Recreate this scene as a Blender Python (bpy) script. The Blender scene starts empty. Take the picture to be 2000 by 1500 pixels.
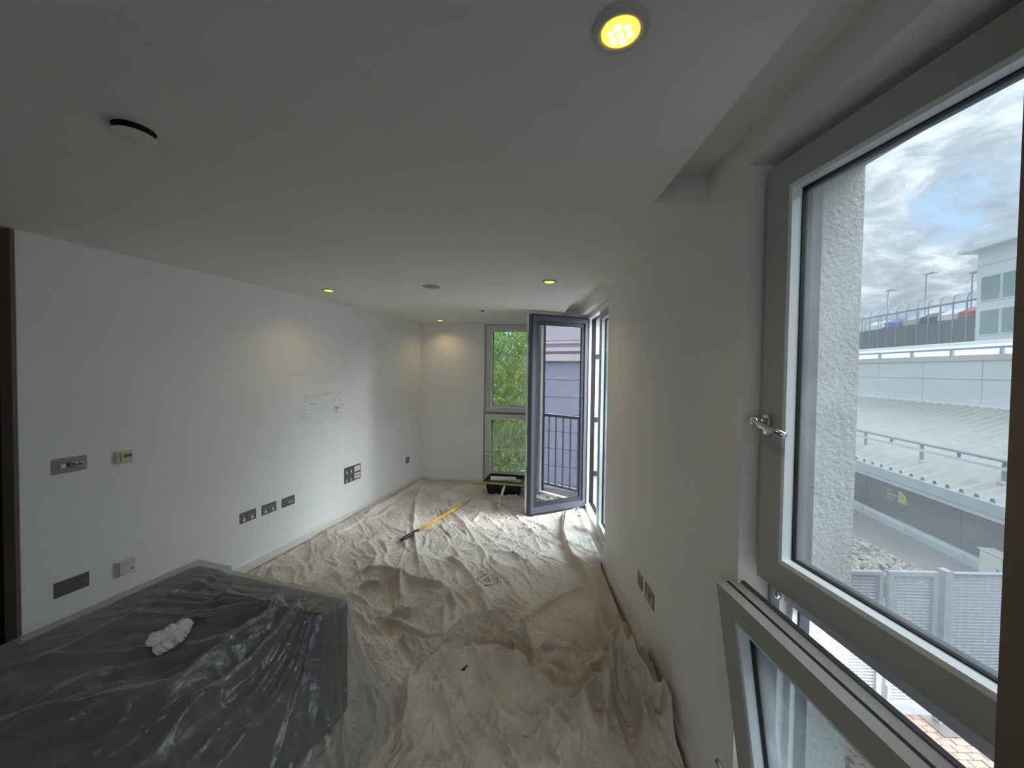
import bpy, bmesh, math, random
import numpy as np
from mathutils import Vector, Matrix

SC = bpy.context.scene
COL = SC.collection
random.seed(7)
R_ = math.radians

# ------------------------------------------------------------------ camera
FOC, PX, PY, EYE = 760.5, 1000.0, 740.0, 1.73
PITCH, ROLL, YAW = .0247, .0129, .0184
_f = np.array([-math.sin(YAW) * math.cos(PITCH), math.cos(YAW) * math.cos(PITCH), -math.sin(PITCH)])
_r = np.array([math.cos(YAW), math.sin(YAW), 0.0])
_u = np.cross(_r, _f)
CAMR = np.array([math.cos(ROLL) * _r + math.sin(ROLL) * _u, math.cos(ROLL) * _u - math.sin(ROLL) * _r, _f])
cd = bpy.data.cameras.new('camera')
cam = bpy.data.objects.new('camera', cd)
COL.objects.link(cam)
cd.sensor_fit = 'HORIZONTAL'
cd.sensor_width = 36.0
cd.lens = FOC / 2000.0 * 36.0
cd.shift_y = -(750.0 - PY) / 2000.0
cd.clip_start = .02
cd.clip_end = 500
_m = Matrix(((CAMR[0][0], CAMR[1][0], -CAMR[2][0], 0), (CAMR[0][1], CAMR[1][1], -CAMR[2][1], 0),
             (CAMR[0][2], CAMR[1][2], -CAMR[2][2], EYE), (0, 0, 0, 1)))
cam.matrix_world = _m
SC.camera = cam

def ray(x, y):
    return CAMR.T @ np.array([(x - PX) / FOC, -(y - PY) / FOC, 1.0])
def atz(x, y, z):
    d = ray(x, y); t = (z - EYE) / d[2]
    return np.array([d[0] * t, d[1] * t, z])
def aty(x, y, Y):
    d = ray(x, y); t = Y / d[1]
    return np.array([d[0] * t, Y, EYE + d[2] * t])

# ------------------------------------------------------------------ colour management, sky, lamps
SC.view_settings.view_transform = 'Standard'
SC.view_settings.look = 'None'
SC.view_settings.gamma = 1.0
SC.view_settings.use_curve_mapping = False
SC.view_settings.exposure = 1.5
SC.cycles.use_denoising = True
SC.cycles.max_bounces = 12
SC.cycles.diffuse_bounces = 7
SC.cycles.transparent_max_bounces = 24
SC.cycles.sample_clamp_indirect = 6.0
SC.cycles.caustics_reflective = False
SC.cycles.caustics_refractive = False

SKY_STRENGTH = 1.15
SUN_W, SUN_ANGLE = 6.5, 70.0       # veiled sun behind thin cloud
def build_world():
    w = bpy.data.worlds.new('overcast_sky'); SC.world = w
    w.use_nodes = True
    nt = w.node_tree; N = nt.nodes; L = nt.links
    N.clear()
    out = N.new('ShaderNodeOutputWorld'); bg = N.new('ShaderNodeBackground')
    tc = N.new('ShaderNodeTexCoord'); sep = N.new('ShaderNodeSeparateXYZ')
    L.new(tc.outputs['Generated'], sep.inputs[0])
    # flatten the dome so that the clouds get longer towards the horizon
    mx = N.new('ShaderNodeMath'); mx.operation = 'MAXIMUM'; mx.inputs[1].default_value = 0.0
    L.new(sep.outputs[2], mx.inputs[0])
    ad = N.new('ShaderNodeMath'); ad.operation = 'ADD'; ad.inputs[1].default_value = .32
    L.new(mx.outputs[0], ad.inputs[0])
    def div(i):
        d = N.new('ShaderNodeMath'); d.operation = 'DIVIDE'
        L.new(sep.outputs[i], d.inputs[0]); L.new(ad.outputs[0], d.inputs[1]); return d
    cx, cy = div(0), div(1)
    cb = N.new('ShaderNodeCombineXYZ')
    L.new(cx.outputs[0], cb.inputs[0]); L.new(cy.outputs[0], cb.inputs[1]); L.new(sep.outputs[2], cb.inputs[2])
    n1 = N.new('ShaderNodeTexNoise'); n1.inputs['Scale'].default_value = 2.3; n1.inputs['Detail'].default_value = 9
    n1.inputs['Roughness'].default_value = .62; n1.inputs['Distortion'].default_value = .35
    L.new(cb.outputs[0], n1.inputs['Vector'])
    n2 = N.new('ShaderNodeTexNoise'); n2.inputs['Scale'].default_value = 5.0; n2.inputs['Detail'].default_value = 10
    n2.inputs['Roughness'].default_value = .66; n2.inputs['Distortion'].default_value = .5
    L.new(cb.outputs[0], n2.inputs['Vector'])
    r1 = N.new('ShaderNodeValToRGB'); r1.color_ramp.elements[0].position = .36; r1.color_ramp.elements[1].position = .46
    r1.color_ramp.elements[0].color = (0, 0, 0, 1); r1.color_ramp.elements[1].color = (1, 1, 1, 1)
    L.new(n1.outputs['Fac'], r1.inputs[0])
    r2 = N.new('ShaderNodeValToRGB')
    e = r2.color_ramp.elements
    e[0].position = .34; e[0].color = (.34, .385, .45, 1)
    e[1].position = .63; e[1].color = (.96, .98, 1.0, 1)
    m = e.new(.48); m.color = (.50, .55, .61, 1)
    L.new(n2.outputs['Fac'], r2.inputs[0])
    rz = N.new('ShaderNodeValToRGB')
    e = rz.color_ramp.elements
    e[0].position = .0; e[0].color = (.62, .78, .95, 1)
    e[1].position = .6; e[1].color = (.22, .42, .80, 1)
    L.new(mx.outputs[0], rz.inputs[0])
    mix = N.new('ShaderNodeMix'); mix.data_type = 'RGBA'
    L.new(r1.outputs[0], mix.inputs[0]); L.new(rz.outputs[0], mix.inputs[6]); L.new(r2.outputs[0], mix.inputs[7])
    # an overcast sky is about three times as bright overhead as at the horizon
    g = N.new('ShaderNodeMath'); g.operation = 'MULTIPLY_ADD'; g.inputs[1].default_value = 2.0; g.inputs[2].default_value = 1.0
    L.new(mx.outputs[0], g.inputs[0])
    gs = N.new('ShaderNodeMath'); gs.operation = 'MULTIPLY'; gs.inputs[1].default_value = SKY_STRENGTH
    L.new(g.outputs[0], gs.inputs[0])
    L.new(mix.outputs[2], bg.inputs[0])
    L.new(gs.outputs[0], bg.inputs[1])
    L.new(bg.outputs[0], out.inputs[0])
    w.cycles.sampling_method = 'MANUAL'; w.cycles.sample_map_resolution = 512
build_world()
sl_ = bpy.data.lights.new('veiled_sun', 'SUN'); sl_.energy = SUN_W; sl_.angle = R_(SUN_ANGLE); sl_.color = (.93, .97, 1.0)
so_ = bpy.data.objects.new('veiled_sun', sl_); COL.objects.link(so_)
so_.rotation_euler = Vector((-.80, .42, -.62)).to_track_quat('-Z', 'Y').to_euler()

def portal(loc, rot, sx, sy):
    l = bpy.data.lights.new('window_portal', 'AREA'); l.shape = 'RECTANGLE'; l.size = sx; l.size_y = sy
    l.cycles.is_portal = True
    o = bpy.data.objects.new('window_portal', l); o.location = loc; o.rotation_euler = rot; COL.objects.link(o)

# ------------------------------------------------------------------ materials
MAT = {}
def mat(name, col, rough=.5, metal=0.0, spec=.5, noise=None, bump=None, emit=None, sheen=0):
    """noise=(scale, amount) mottles the colour, bump=(scale, strength)"""
    m = bpy.data.materials.new(name); m.use_nodes = True
    nt = m.node_tree; N = nt.nodes; L = nt.links
    b = N['Principled BSDF']
    b.inputs['Base Color'].default_value = (*col, 1); b.inputs['Roughness'].default_value = rough
    b.inputs['Metallic'].default_value = metal; b.inputs['Specular IOR Level'].default_value = spec
    if sheen: b.inputs['Sheen Weight'].default_value = sheen
    if noise or bump:
        tc = N.new('ShaderNodeTexCoord')
    if noise:
        n = N.new('ShaderNodeTexNoise'); n.inputs['Scale'].default_value = noise[0]; n.inputs['Detail'].default_value = 6
        L.new(tc.outputs['Object'], n.inputs['Vector'])
        r = N.new('ShaderNodeValToRGB')
        a = noise[1]
        c2 = noise[2] if len(noise) > 2 else tuple(c * (1 - a) for c in col)
        r.color_ramp.elements[0].position = .3; r.color_ramp.elements[0].color = (*c2, 1)
        r.color_ramp.elements[1].position = .7; r.color_ramp.elements[1].color = (*[min(1, c * (1 + a * .4)) for c in col], 1)
        L.new(n.outputs['Fac'], r.inputs[0]); L.new(r.outputs[0], b.inputs['Base Color'])
    if bump:
        n = N.new('ShaderNodeTexNoise'); n.inputs['Scale'].default_value = bump[0]; n.inputs['Detail'].default_value = 8
        n.inputs['Roughness'].default_value = .6
        L.new(tc.outputs['Object'], n.inputs['Vector'])
        bp = N.new('ShaderNodeBump'); bp.inputs['Strength'].default_value = bump[1]; bp.inputs['Distance'].default_value = bump[2] if len(bump) > 2 else .01
        L.new(n.outputs['Fac'], bp.inputs['Height']); L.new(bp.outputs[0], b.inputs['Normal'])
    if emit:
        b.inputs['Emission Color'].default_value = (*emit[0], 1); b.inputs['Emission Strength'].default_value = emit[1]
    MAT[name] = m
    return m

def glass(name, tint=(.92, .95, .95), refl=.08, haze=0.0, haze_scale=3.0, hazecol=(.8, .85, .9), rough=.0):
    """thin architectural glass: see-through, mirror reflection, an optional film of dirt"""
    m = bpy.data.materials.new(name); m.use_nodes = True
    nt = m.node_tree; N = nt.nodes; L = nt.links
    N.remove(N['Principled BSDF'])
    out = N['Material Output']
    tr = N.new('ShaderNodeBsdfTransparent'); tr.inputs[0].default_value = (*tint, 1)
    gl = N.new('ShaderNodeBsdfGlossy'); gl.inputs['Roughness'].default_value = rough
    lw = N.new('ShaderNodeLayerWeight'); lw.inputs[0].default_value = .5
    mr = N.new('ShaderNodeMapRange'); mr.inputs['To Min'].default_value = refl; mr.inputs['To Max'].default_value = 1.0
    pw = N.new('ShaderNodeMath'); pw.operation = 'POWER'; pw.inputs[1].default_value = 3.5
    L.new(lw.outputs['Facing'], pw.inputs[0]); L.new(pw.outputs[0], mr.inputs['Value'])
    mx = N.new('ShaderNodeMixShader')
    L.new(mr.outputs[0], mx.inputs[0]); L.new(tr.outputs[0], mx.inputs[1]); L.new(gl.outputs[0], mx.inputs[2])
    last = mx
    if haze:
        tc = N.new('ShaderNodeTexCoord')
        n = N.new('ShaderNodeTexNoise'); n.inputs['Scale'].default_value = haze_scale; n.inputs['Detail'].default_value = 8
        n.inputs['Distortion'].default_value = .4
        L.new(tc.outputs['Object'], n.inputs['Vector'])
        r = N.new('ShaderNodeMapRange'); r.inputs['From Min'].default_value = .35; r.inputs['From Max'].default_value = .75
        r.inputs['To Min'].default_value = haze * .55; r.inputs['To Max'].default_value = haze * 1.6
        L.new(n.outputs['Fac'], r.inputs['Value'])
        tl = N.new('ShaderNodeBsdfTranslucent'); tl.inputs[0].default_value = (*hazecol, 1)
        m2 = N.new('ShaderNodeMixShader')
        L.new(r.outputs[0], m2.inputs[0]); L.new(mx.outputs[0], m2.inputs[1]); L.new(tl.outputs[0], m2.inputs[2])
        last = m2
    L.new(last.outputs[0], out.inputs[0])
    MAT[name] = m
    return m

WALLC = (.85, .85, .84)
mat('wall_paint', WALLC, .75, noise=(2.2, .03), bump=(420, .05, .002))
mat('wall_paint_right', (.83, .82, .79), .75, noise=(2.0, .03), bump=(420, .05, .002))
mat('ceiling_paint', (.83, .82, .79), .85, noise=(1.6, .03), bump=(380, .05, .002))
mat('skirting_paint', (.74, .72, .68), .45)
mat('taupe_brown', (.17, .13, .10), .5, noise=(9, .1))
mat('dark_wood', (.025, .012, .008), .5)
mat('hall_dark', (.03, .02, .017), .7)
mat('oak_floor', (.42, .20, .08), .4, noise=(14, .35))
mat('filler', (.825, .83, .84), .85, noise=(40, .1))
mat('filler_edge', (.45, .45, .47), .8)
mat('blue_scribble', (.25, .28, .5), .8)
mat('steel_plate', (.30, .28, .26), .42, .75, noise=(60, .15))
mat('dark_steel', (.17, .155, .145), .45, .6, noise=(60, .15))
mat('white_plastic', (.78, .78, .74), .4)
mat('cream_plastic', (.66, .60, .42), .4)
mat('grey_white_plastic', (.66, .65, .60), .45)
mat('lcd', (.10, .12, .10), .25)
mat('black_plastic', (.012, .012, .015), .35)
mat('chrome', (.75, .75, .77), .18, 1.0)
mat('sash_paint', (.43, .42, .40), .38)
mat('sash_far', (.66, .66, .63), .4)
mat('bead_paint', (.90, .93, .94), .35)
mat('outer_frame', (.085, .085, .112), .4)
mat('outer_inset', (.035, .035, .052), .4)
mat('gasket', (.008, .008, .01), .6)
mat('bezel', (.62, .60, .54), .6)
mat('bulb_warm', (.3, .22, .08), .4, emit=((1.0, .62, .075), .75))
mat('bulb_core', (1, .9, .5), .4, emit=((1.0, .80, .28), 1.5))
mat('hole_black', (.004, .004, .004), .9)
mat('vent_white', (.50, .49, .46), .5)
mat('render_stucco', (.66, .66, .60), .95, noise=(60, .12), bump=(55, 1.0, .02))
mat('canvas_leg', (.4, .35, .3), .9)
mat('sofa_fabric', (.012, .012, .015), .8, noise=(40, .4))
mat('tissue', (.82, .80, .76), .85, bump=(60, .25))
mat('scuttle_black', (.008, .008, .010), .35)
mat('scuttle_rim', (.03, .035, .05), .3)
mat('yellow_paint', (.58, .52, .10), .55, noise=(30, .3))
mat('pole_yellow', (.78, .42, .05), .4, noise=(25, .12))
mat('pole_grip', (.025, .028, .035), .5, noise=(50, .3))
mat('pole_metal', (.45, .47, .46), .4, .5, noise=(60, .5))
mat('roller_nap', (.85, .83, .76), .95, bump=(120, .6))
mat('paint_spatter', (.62, .62, .60), .6, noise=(38, .9, (.03, .035, .045)))
mat('blue_black_paint', (.010, .012, .04), .5)
mat('marker', (.09, .08, .08), .8)
mat('fleck', (.05, .05, .045), .8)
mat('bamboo_leaf', (.25, .40, .11), .5, noise=(2.5, .6, (.09, .22, .06)))
mat('bamboo_leaf_yellow', (.58, .58, .14), .5)
mat('bamboo_cane', (.25, .27, .08), .5)
# outside
mat('tarmac', (.24, .225, .22), .9, noise=(1.4, .25), bump=(60, .3))
mat('paver', (.27, .20, .155), .9, noise=(8, .25))
mat('grout', (.12, .10, .085), .95)
mat('galvanised', (.42, .46, .49), .4, .35, noise=(12, .15))
mat('louvre_steel', (.33, .33, .37), .4, .4, noise=(12, .15))
mat('roof_metal', (.50, .48, .44), .5, .1, noise=(3, .14), )
mat('fascia_white', (.66, .72, .74), .5, noise=(2, .05))
mat('coping_stone', (.60, .57, .54), .7, noise=(3, .08))
mat('white_roof', (.82, .85, .86), .4)
mat('rail_grey', (.27, .33, .39), .4, .3)
mat('tube_white', (.66, .72, .76), .4)
mat('shop_glass', (.028, .038, .045), .12, noise=(2, .4))
mat('gutter_blue', (.46, .53, .56), .5, noise=(3, .1))
mat('logo_yellow', (.62, .58, .08), .5)
mat('meter_cream', (.74, .72, .64), .5)
mat('stone', (.42, .38, .31), .9, noise=(4, .5, (.2, .18, .16)))
mat('screen_mesh', (.10, .115, .13), .7, noise=(.5, .3))
mat('concrete', (.45, .46, .46), .85, noise=(1, .1))
mat('tower_white', (.74, .80, .83), .5)
mat('tower_glass', (.22, .36, .36), .08)
mat('lilac_panel', (.34, .36, .47), .5, noise=(1.5, .06))
mat('pale_lilac', (.50, .49, .54), .6)
mat('pink_ledge', (.62, .55, .60), .6)
mat('car_glass', (.03, .04, .05), .1)
mat('tyre', (.01, .01, .01), .8)
for _n, _c in (('car_blue', (.06, .16, .42)), ('car_white', (.75, .76, .77)), ('car_dark', (.04, .05, .07)),
               ('car_silver', (.42, .44, .46)), ('car_red', (.45, .04, .05)), ('car_black', (.015, .016, .02))):
    mat(_n, _c, .25)
glass('pane_dirty', (.455,.48,.485), .05, .06, 2.2, (.85, .90, .92))
glass('pane_hopper', (.42,.46,.47), .10, .10, 2.6, (.75, .8, .82))
glass('pane_far', (.80,.85,.82), .06, .12, 3.5, (.8, .88, .85))
glass('pane_rear', (.85, .88, .88), .06)
glass('pane_coated', (.42, .44, .50), .40, .05, 2.0, (.7, .7, .8))
glass('pane_side', (.80,.86,.88), .10, .08)
glass('curved_glazing', (.80, .84, .87), .10, .28, .6, (.75, .78, .8))

def canvas_material():
    m = bpy.data.materials.new('canvas'); m.use_nodes = True
    nt = m.node_tree; N = nt.nodes; L = nt.links
    b = N['Principled BSDF']; b.inputs['Roughness'].default_value = .95; b.inputs['Specular IOR Level'].default_value = .15
    tc = N.new('ShaderNodeTexCoord')
    n = N.new('ShaderNodeTexNoise'); n.inputs['Scale'].default_value = 3.2; n.inputs['Detail'].default_value = 8
    L.new(tc.outputs['Object'], n.inputs['Vector'])
    r = N.new('ShaderNodeValToRGB')
    r.color_ramp.elements[0].position = .30; r.color_ramp.elements[0].color = (.55, .495, .425, 1)
    r.color_ramp.elements[1].position = .68; r.color_ramp.elements[1].color = (.75, .69, .61, 1)
    L.new(n.outputs['Fac'], r.inputs[0])
    # small stains
    s = N.new('ShaderNodeTexNoise'); s.inputs['Scale'].default_value = 22; s.inputs['Detail'].default_value = 4
    L.new(tc.outputs['Object'], s.inputs['Vector'])
    sr = N.new('ShaderNodeValToRGB')
    sr.color_ramp.elements[0].position = .70; sr.color_ramp.elements[0].color = (0, 0, 0, 1)
    sr.color_ramp.elements[1].position = .78; sr.color_ramp.elements[1].color = (1, 1, 1, 1)
    L.new(s.outputs['Fac'], sr.inputs[0])
    mx = N.new('ShaderNodeMix'); mx.data_type = 'RGBA'; mx.inputs[7].default_value = (.20, .17, .15, 1)
    ml = N.new('ShaderNodeMath'); ml.operation = 'MULTIPLY'; ml.inputs[1].default_value = .5
    L.new(sr.outputs[0], ml.inputs[0]); L.new(ml.outputs[0], mx.inputs[0])
    L.new(r.outputs[0], mx.inputs[6]); L.new(mx.outputs[2], b.inputs['Base Color'])
    # linen creases and weave
    c = N.new('ShaderNodeTexNoise'); c.inputs['Scale'].default_value = 26; c.inputs['Detail'].default_value = 6; c.inputs['Distortion'].default_value = 1.2
    L.new(tc.outputs['Object'], c.inputs['Vector'])
    wv = N.new('ShaderNodeTexNoise'); wv.inputs['Scale'].default_value = 260; wv.inputs['Detail'].default_value = 2
    L.new(tc.outputs['Object'], wv.inputs['Vector'])
    am = N.new('ShaderNodeMath'); am.operation = 'MULTIPLY_ADD'; am.inputs[1].default_value = .14
    L.new(wv.outputs['Fac'], am.inputs[0]); L.new(c.outputs['Fac'], am.inputs[2])
    bp = N.new('ShaderNodeBump'); bp.inputs['Strength'].default_value = .8; bp.inputs['Distance'].default_value = .016
    L.new(am.outputs[0], bp.inputs['Height']); L.new(bp.outputs[0], b.inputs['Normal'])
    MAT['canvas'] = m
canvas_material()

def film_material():
    m = bpy.data.materials.new('polythene'); m.use_nodes = True
    nt = m.node_tree; N = nt.nodes; L = nt.links
    N.remove(N['Principled BSDF']); out = N['Material Output']
    tr = N.new('ShaderNodeBsdfTransparent'); tr.inputs[0].default_value = (.93, .93, .94, 1)
    df = N.new('ShaderNodeBsdfDiffuse'); df.inputs[0].default_value = (.80, .80, .82, 1)
    tl = N.new('ShaderNodeBsdfTranslucent'); tl.inputs[0].default_value = (.80, .80, .82, 1)
    gl = N.new('ShaderNodeBsdfGlossy'); gl.inputs['Roughness'].default_value = .22
    tc = N.new('ShaderNodeTexCoord')
    n = N.new('ShaderNodeTexNoise'); n.inputs['Scale'].default_value = 16; n.inputs['Detail'].default_value = 6; n.inputs['Distortion'].default_value = 1.5
    L.new(tc.outputs['Object'], n.inputs['Vector'])
    bp = N.new('ShaderNodeBump'); bp.inputs['Strength'].default_value = .6; bp.inputs['Distance'].default_value = .012
    L.new(n.outputs['Fac'], bp.inputs['Height'])
    for s in (df, tl, gl): L.new(bp.outputs[0], s.inputs['Normal'])
    m1 = N.new('ShaderNodeMixShader'); m1.inputs[0].default_value = .45
    L.new(df.outputs[0], m1.inputs[1]); L.new(tl.outputs[0], m1.inputs[2])
    m2 = N.new('ShaderNodeMixShader'); m2.inputs[0].default_value = .30
    L.new(m1.outputs[0], m2.inputs[1]); L.new(gl.outputs[0], m2.inputs[2])
    lw = N.new('ShaderNodeLayerWeight'); lw.inputs[0].default_value = .45
    mr = N.new('ShaderNodeMapRange'); mr.inputs['To Min'].default_value = .29; mr.inputs['To Max'].default_value = .80
    pw = N.new('ShaderNodeMath'); pw.operation = 'POWER'; pw.inputs[1].default_value = 1.8
    L.new(lw.outputs['Facing'], pw.inputs[0]); L.new(pw.outputs[0], mr.inputs['Value'])
    m3 = N.new('ShaderNodeMixShader')
    L.new(mr.outputs[0], m3.inputs[0]); L.new(tr.outputs[0], m3.inputs[1]); L.new(m2.outputs[0], m3.inputs[2])
    L.new(m3.outputs[0], out.inputs[0])
    MAT['polythene'] = m
film_material()

# ------------------------------------------------------------------ helpers
def thing(name, label=None, cat=None, loc=(0, 0, 0), rotz=0.0, group=None, kind=None):
    o = bpy.data.objects.new(name, None); COL.objects.link(o)
    o.location = loc; o.rotation_euler = (0, 0, rotz); o.empty_display_size = .05
    return tag(o, label, cat, group, kind)
def tag(o, label=None, cat=None, group=None, kind=None):
    if label: o['label'] = label
    if cat: o['category'] = cat
    if group: o['group'] = group
    if kind: o['kind'] = kind
    return o

class MB:
    """collects shapes, then becomes ONE mesh object"""
    def __init__(s): s.bm = bmesh.new()
    def add(s, verts, faces, M=None):
        vs = [s.bm.verts.new(M @ Vector(v) if M else v) for v in verts]
        for f in faces:
            try: s.bm.faces.new([vs[i] for i in f])
            except ValueError: pass
        return s
    def box(s, c, d, rot=None, bev=0.0, seg=2):
        x, y, z = d[0] / 2, d[1] / 2, d[2] / 2
        M = Matrix.Translation(c)
        if rot is not None:
            M = M @ (rot.to_4x4() if not isinstance(rot, (int, float)) else Matrix.Rotation(rot, 4, 'Z'))
        vs = [(-x, -y, -z), (x, -y, -z), (x, y, -z), (-x, y, -z), (-x, -y, z), (x, -y, z), (x, y, z), (-x, y, z)]
        fs = [(0, 3, 2, 1), (4, 5, 6, 7), (0, 1, 5, 4), (1, 2, 6, 5), (2, 3, 7, 6), (3, 0, 4, 7)]
        if bev:
            b = bmesh.new(); v = [b.verts.new(p) for p in vs]
            for f in fs: b.faces.new([v[i] for i in f])
            bmesh.ops.bevel(b, geom=b.edges[:], offset=bev, segments=seg, affect='EDGES', profile=.6)
            me = bpy.data.meshes.new('t'); b.to_mesh(me); b.free(); me.transform(M); s.bm.from_mesh(me); bpy.data.meshes.remove(me)
            return s
        return s.add(vs, fs, M)
    def bx(s, x0, x1, y0, y1, z0, z1, bev=0.0):
        return s.box(((x0 + x1) / 2, (y0 + y1) / 2, (z0 + z1) / 2), (abs(x1 - x0), abs(y1 - y0), abs(z1 - z0)), None, bev)
    def prism(s, pts, a, b, axis='z'):
        """polygon pts (2-D) extruded along axis between a and b"""
        n = len(pts)
        def P(p, h): return {'z': (p[0], p[1], h), 'x': (h, p[0], p[1]), 'y': (p[0], h, p[1])}[axis]
        vs = [P(p, a) for p in pts] + [P(p, b) for p in pts]
        fs = [tuple(range(n - 1, -1, -1)), tuple(range(n, 2 * n))] + [(i, (i + 1) % n, n + (i + 1) % n, n + i) for i in range(n)]
        return s.add(vs, fs)
    def tube(s, path, r, n=10, cap=True, closed=False):
        path = [Vector(p) for p in path]; k = len(path)
        rs = r if isinstance(r, (list, tuple)) else [r] * k
        up = Vector((0, 0, 1)); rings = []; last = None
        for i, p in enumerate(path):
            if closed: t = path[(i + 1) % k] - path[i - 1]
            else: t = path[min(i + 1, k - 1)] - path[max(i - 1, 0)]
            t.normalize()
            a = last - t * last.dot(t) if last is not None else (up if abs(t.z) < .95 else Vector((1, 0, 0))).cross(t)
            if a.length < 1e-6: a = Vector((1, 0, 0)).cross(t)
            a.normalize(); last = a; b = t.cross(a)
            rings.append([s.bm.verts.new(p + (a * math.cos(j * 2 * math.pi / n) + b * math.sin(j * 2 * math.pi / n)) * rs[i]) for j in range(n)])
        for i in range(k if closed else k - 1):
            A, B = rings[i], rings[(i + 1) % k]
            for j in range(n): s.bm.faces.new((A[j], A[(j + 1) % n], B[(j + 1) % n], B[j]))
        if cap and not closed:
            s.bm.faces.new(rings[0][::-1]); s.bm.faces.new(rings[-1])
        return s
    def lathe(s, prof, n=32, M=None):
        """profile of (r, z) turned about z"""
        rings = []
        for r, z in prof:
            if r < 1e-6: rings.append([s.bm.verts.new(M @ Vector((0, 0, z)) if M else (0, 0, z))])
            else: rings.append([s.bm.verts.new((M @ Vector((r * math.cos(t), r * math.sin(t), z))) if M else (r * math.cos(t), r * math.sin(t), z)) for t in [j * 2 * math.pi / n for j in range(n)]])
        for A, B in zip(rings, rings[1:]):
            for j in range(n):
                q = (j + 1) % n
                if len(A) == 1 and len(B) == 1: continue
                if len(A) == 1: s.bm.faces.new((A[0], B[q], B[j]))
                elif len(B) == 1: s.bm.faces.new((A[j], A[q], B[0]))
                else: s.bm.faces.new((A[j], A[q], B[q], B[j]))
        return s
    def ring_frame(s, x0, x1, z0, z1, w, y0, y1, wt=None, wb=None):
        """rectangular frame with an opening, one closed mesh"""
        wt = w if wt is None else wt; wb = w if wb is None else wb
        o = [(x0, z0), (x1, z0), (x1, z1), (x0, z1)]
        i = [(x0 + w, z0 + wb), (x1 - w, z0 + wb), (x1 - w, z1 - wt), (x0 + w, z1 - wt)]
        vs = []
        for y in (y0, y1):
            vs += [(p[0], y, p[1]) for p in o] + [(p[0], y, p[1]) for p in i]
        fs = []
        for k in range(4):
            q = (k + 1) % 4
            fs += [(k, q, 4 + q, 4 + k), (8 + k, 12 + k, 12 + q, 8 + q), (k, 8 + k, 8 + q, q), (4 + k, 4 + q, 12 + q, 12 + k)]
        return s.add(vs, fs)
    def build(s, name, m, parent=None, smooth=False):
        bmesh.ops.recalc_face_normals(s.bm, faces=s.bm.faces[:])
        me = bpy.data.meshes.new(name); s.bm.to_mesh(me); s.bm.free()
        return mobj(name, me, m, parent, smooth)
def mobj(name, me, m, parent=None, smooth=False):
    if m is not None and not me.materials: me.materials.append(MAT[m])
    if smooth:
        me.polygons.foreach_set('use_smooth', [True] * len(me.polygons))
    o = bpy.data.objects.new(name, me); COL.objects.link(o)
    if parent: o.parent = parent
    return o
def shade_auto(o, ang=35):
    me = o.data
    me.polygons.foreach_set('use_smooth', [True] * len(me.polygons))
    try: me.set_sharp_from_angle(angle=R_(ang))
    except Exception: pass
    return o
def copy_tree(o, parent=None):
    c = o.copy(); COL.objects.link(c)
    if parent: c.parent = parent
    for ch in list(o.children):
        copy_tree(ch, c)
    return c
def structure(name, mb, m): return tag(mb.build(name, m), kind='structure')

# numpy gradient noise
_perm = np.random.RandomState(3).permutation(512)
_grad = np.random.RandomState(4).rand(512) * 2 * np.pi
def pnoise(x, y, seed=0):
    xi = np.floor(x).astype(int); yi = np.floor(y).astype(int); xf = x - xi; yf = y - yi
    u = xf ** 3 * (xf * (xf * 6 - 15) + 10); v = yf ** 3 * (yf * (yf * 6 - 15) + 10)
    def g(a, b, dx, dy):
        t = _grad[_perm[(_perm[(a + seed * 57) & 511] + b) & 511]]
        return np.cos(t) * dx + np.sin(t) * dy
    n00 = g(xi, yi, xf, yf); n10 = g(xi + 1, yi, xf - 1, yf); n01 = g(xi, yi + 1, xf, yf - 1); n11 = g(xi + 1, yi + 1, xf - 1, yf - 1)
    return (n00 * (1 - u) + n10 * u) * (1 - v) + (n01 * (1 - u) + n11 * u) * v
def ridge(x, y, poly, amp, wl, wr, taper=.12):
    """height of a fold that follows poly; wl/wr are its widths to the left and right of the line"""
    P = np.array(poly, float); best = np.full(x.shape, 1e9); sgn = np.zeros(x.shape); par = np.zeros(x.shape)
    seg = np.hypot(*(P[1:] - P[:-1]).T); tot = seg.sum(); acc = 0.0
    for A, B, l in zip(P[:-1], P[1:], seg):
        d = (B - A) / max(l, 1e-9)
        t = np.clip((x - A[0]) * d[0] + (y - A[1]) * d[1], 0, l)
        dx = x - A[0] - d[0] * t; dy = y - A[1] - d[1] * t; q = np.hypot(dx, dy)
        k = q < best
        best = np.where(k, q, best); sgn = np.where(k, d[0] * dy - d[1] * dx, sgn); par = np.where(k, (acc + t) / tot, par)
        acc += l
    w = np.where(sgn > 0, wl, wr)
    e = np.clip(np.minimum(par, 1 - par) / taper, 0, 1); e = .25 + .75 * e * e * (3 - 2 * e)
    s = best / w
    return amp * e * np.exp(-1.35 * (np.sqrt(s * s + .05) - .22))
def grid_mesh(name, X, Y, Z):
    ny, nx = X.shape
    co = np.stack([X, Y, Z], -1).reshape(-1, 3)
    idx = np.arange(nx * ny).reshape(ny, nx)
    q = np.stack([idx[:-1, :-1], idx[:-1, 1:], idx[1:, 1:], idx[1:, :-1]], -1).reshape(-1, 4)
    me = bpy.data.meshes.new(name)
    me.vertices.add(len(co)); me.vertices.foreach_set('co', co.astype(np.float32).ravel())
    me.loops.add(q.size); me.loops.foreach_set('vertex_index', q.astype(np.int32).ravel())
    me.polygons.add(len(q)); me.polygons.foreach_set('loop_start', np.arange(0, q.size, 4, dtype=np.int32))
    me.polygons.foreach_set('loop_total', np.full(len(q), 4, dtype=np.int32))
    me.update(calc_edges=True); me.validate()
    me.polygons.foreach_set('use_smooth', [True] * len(q))
    return me

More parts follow.
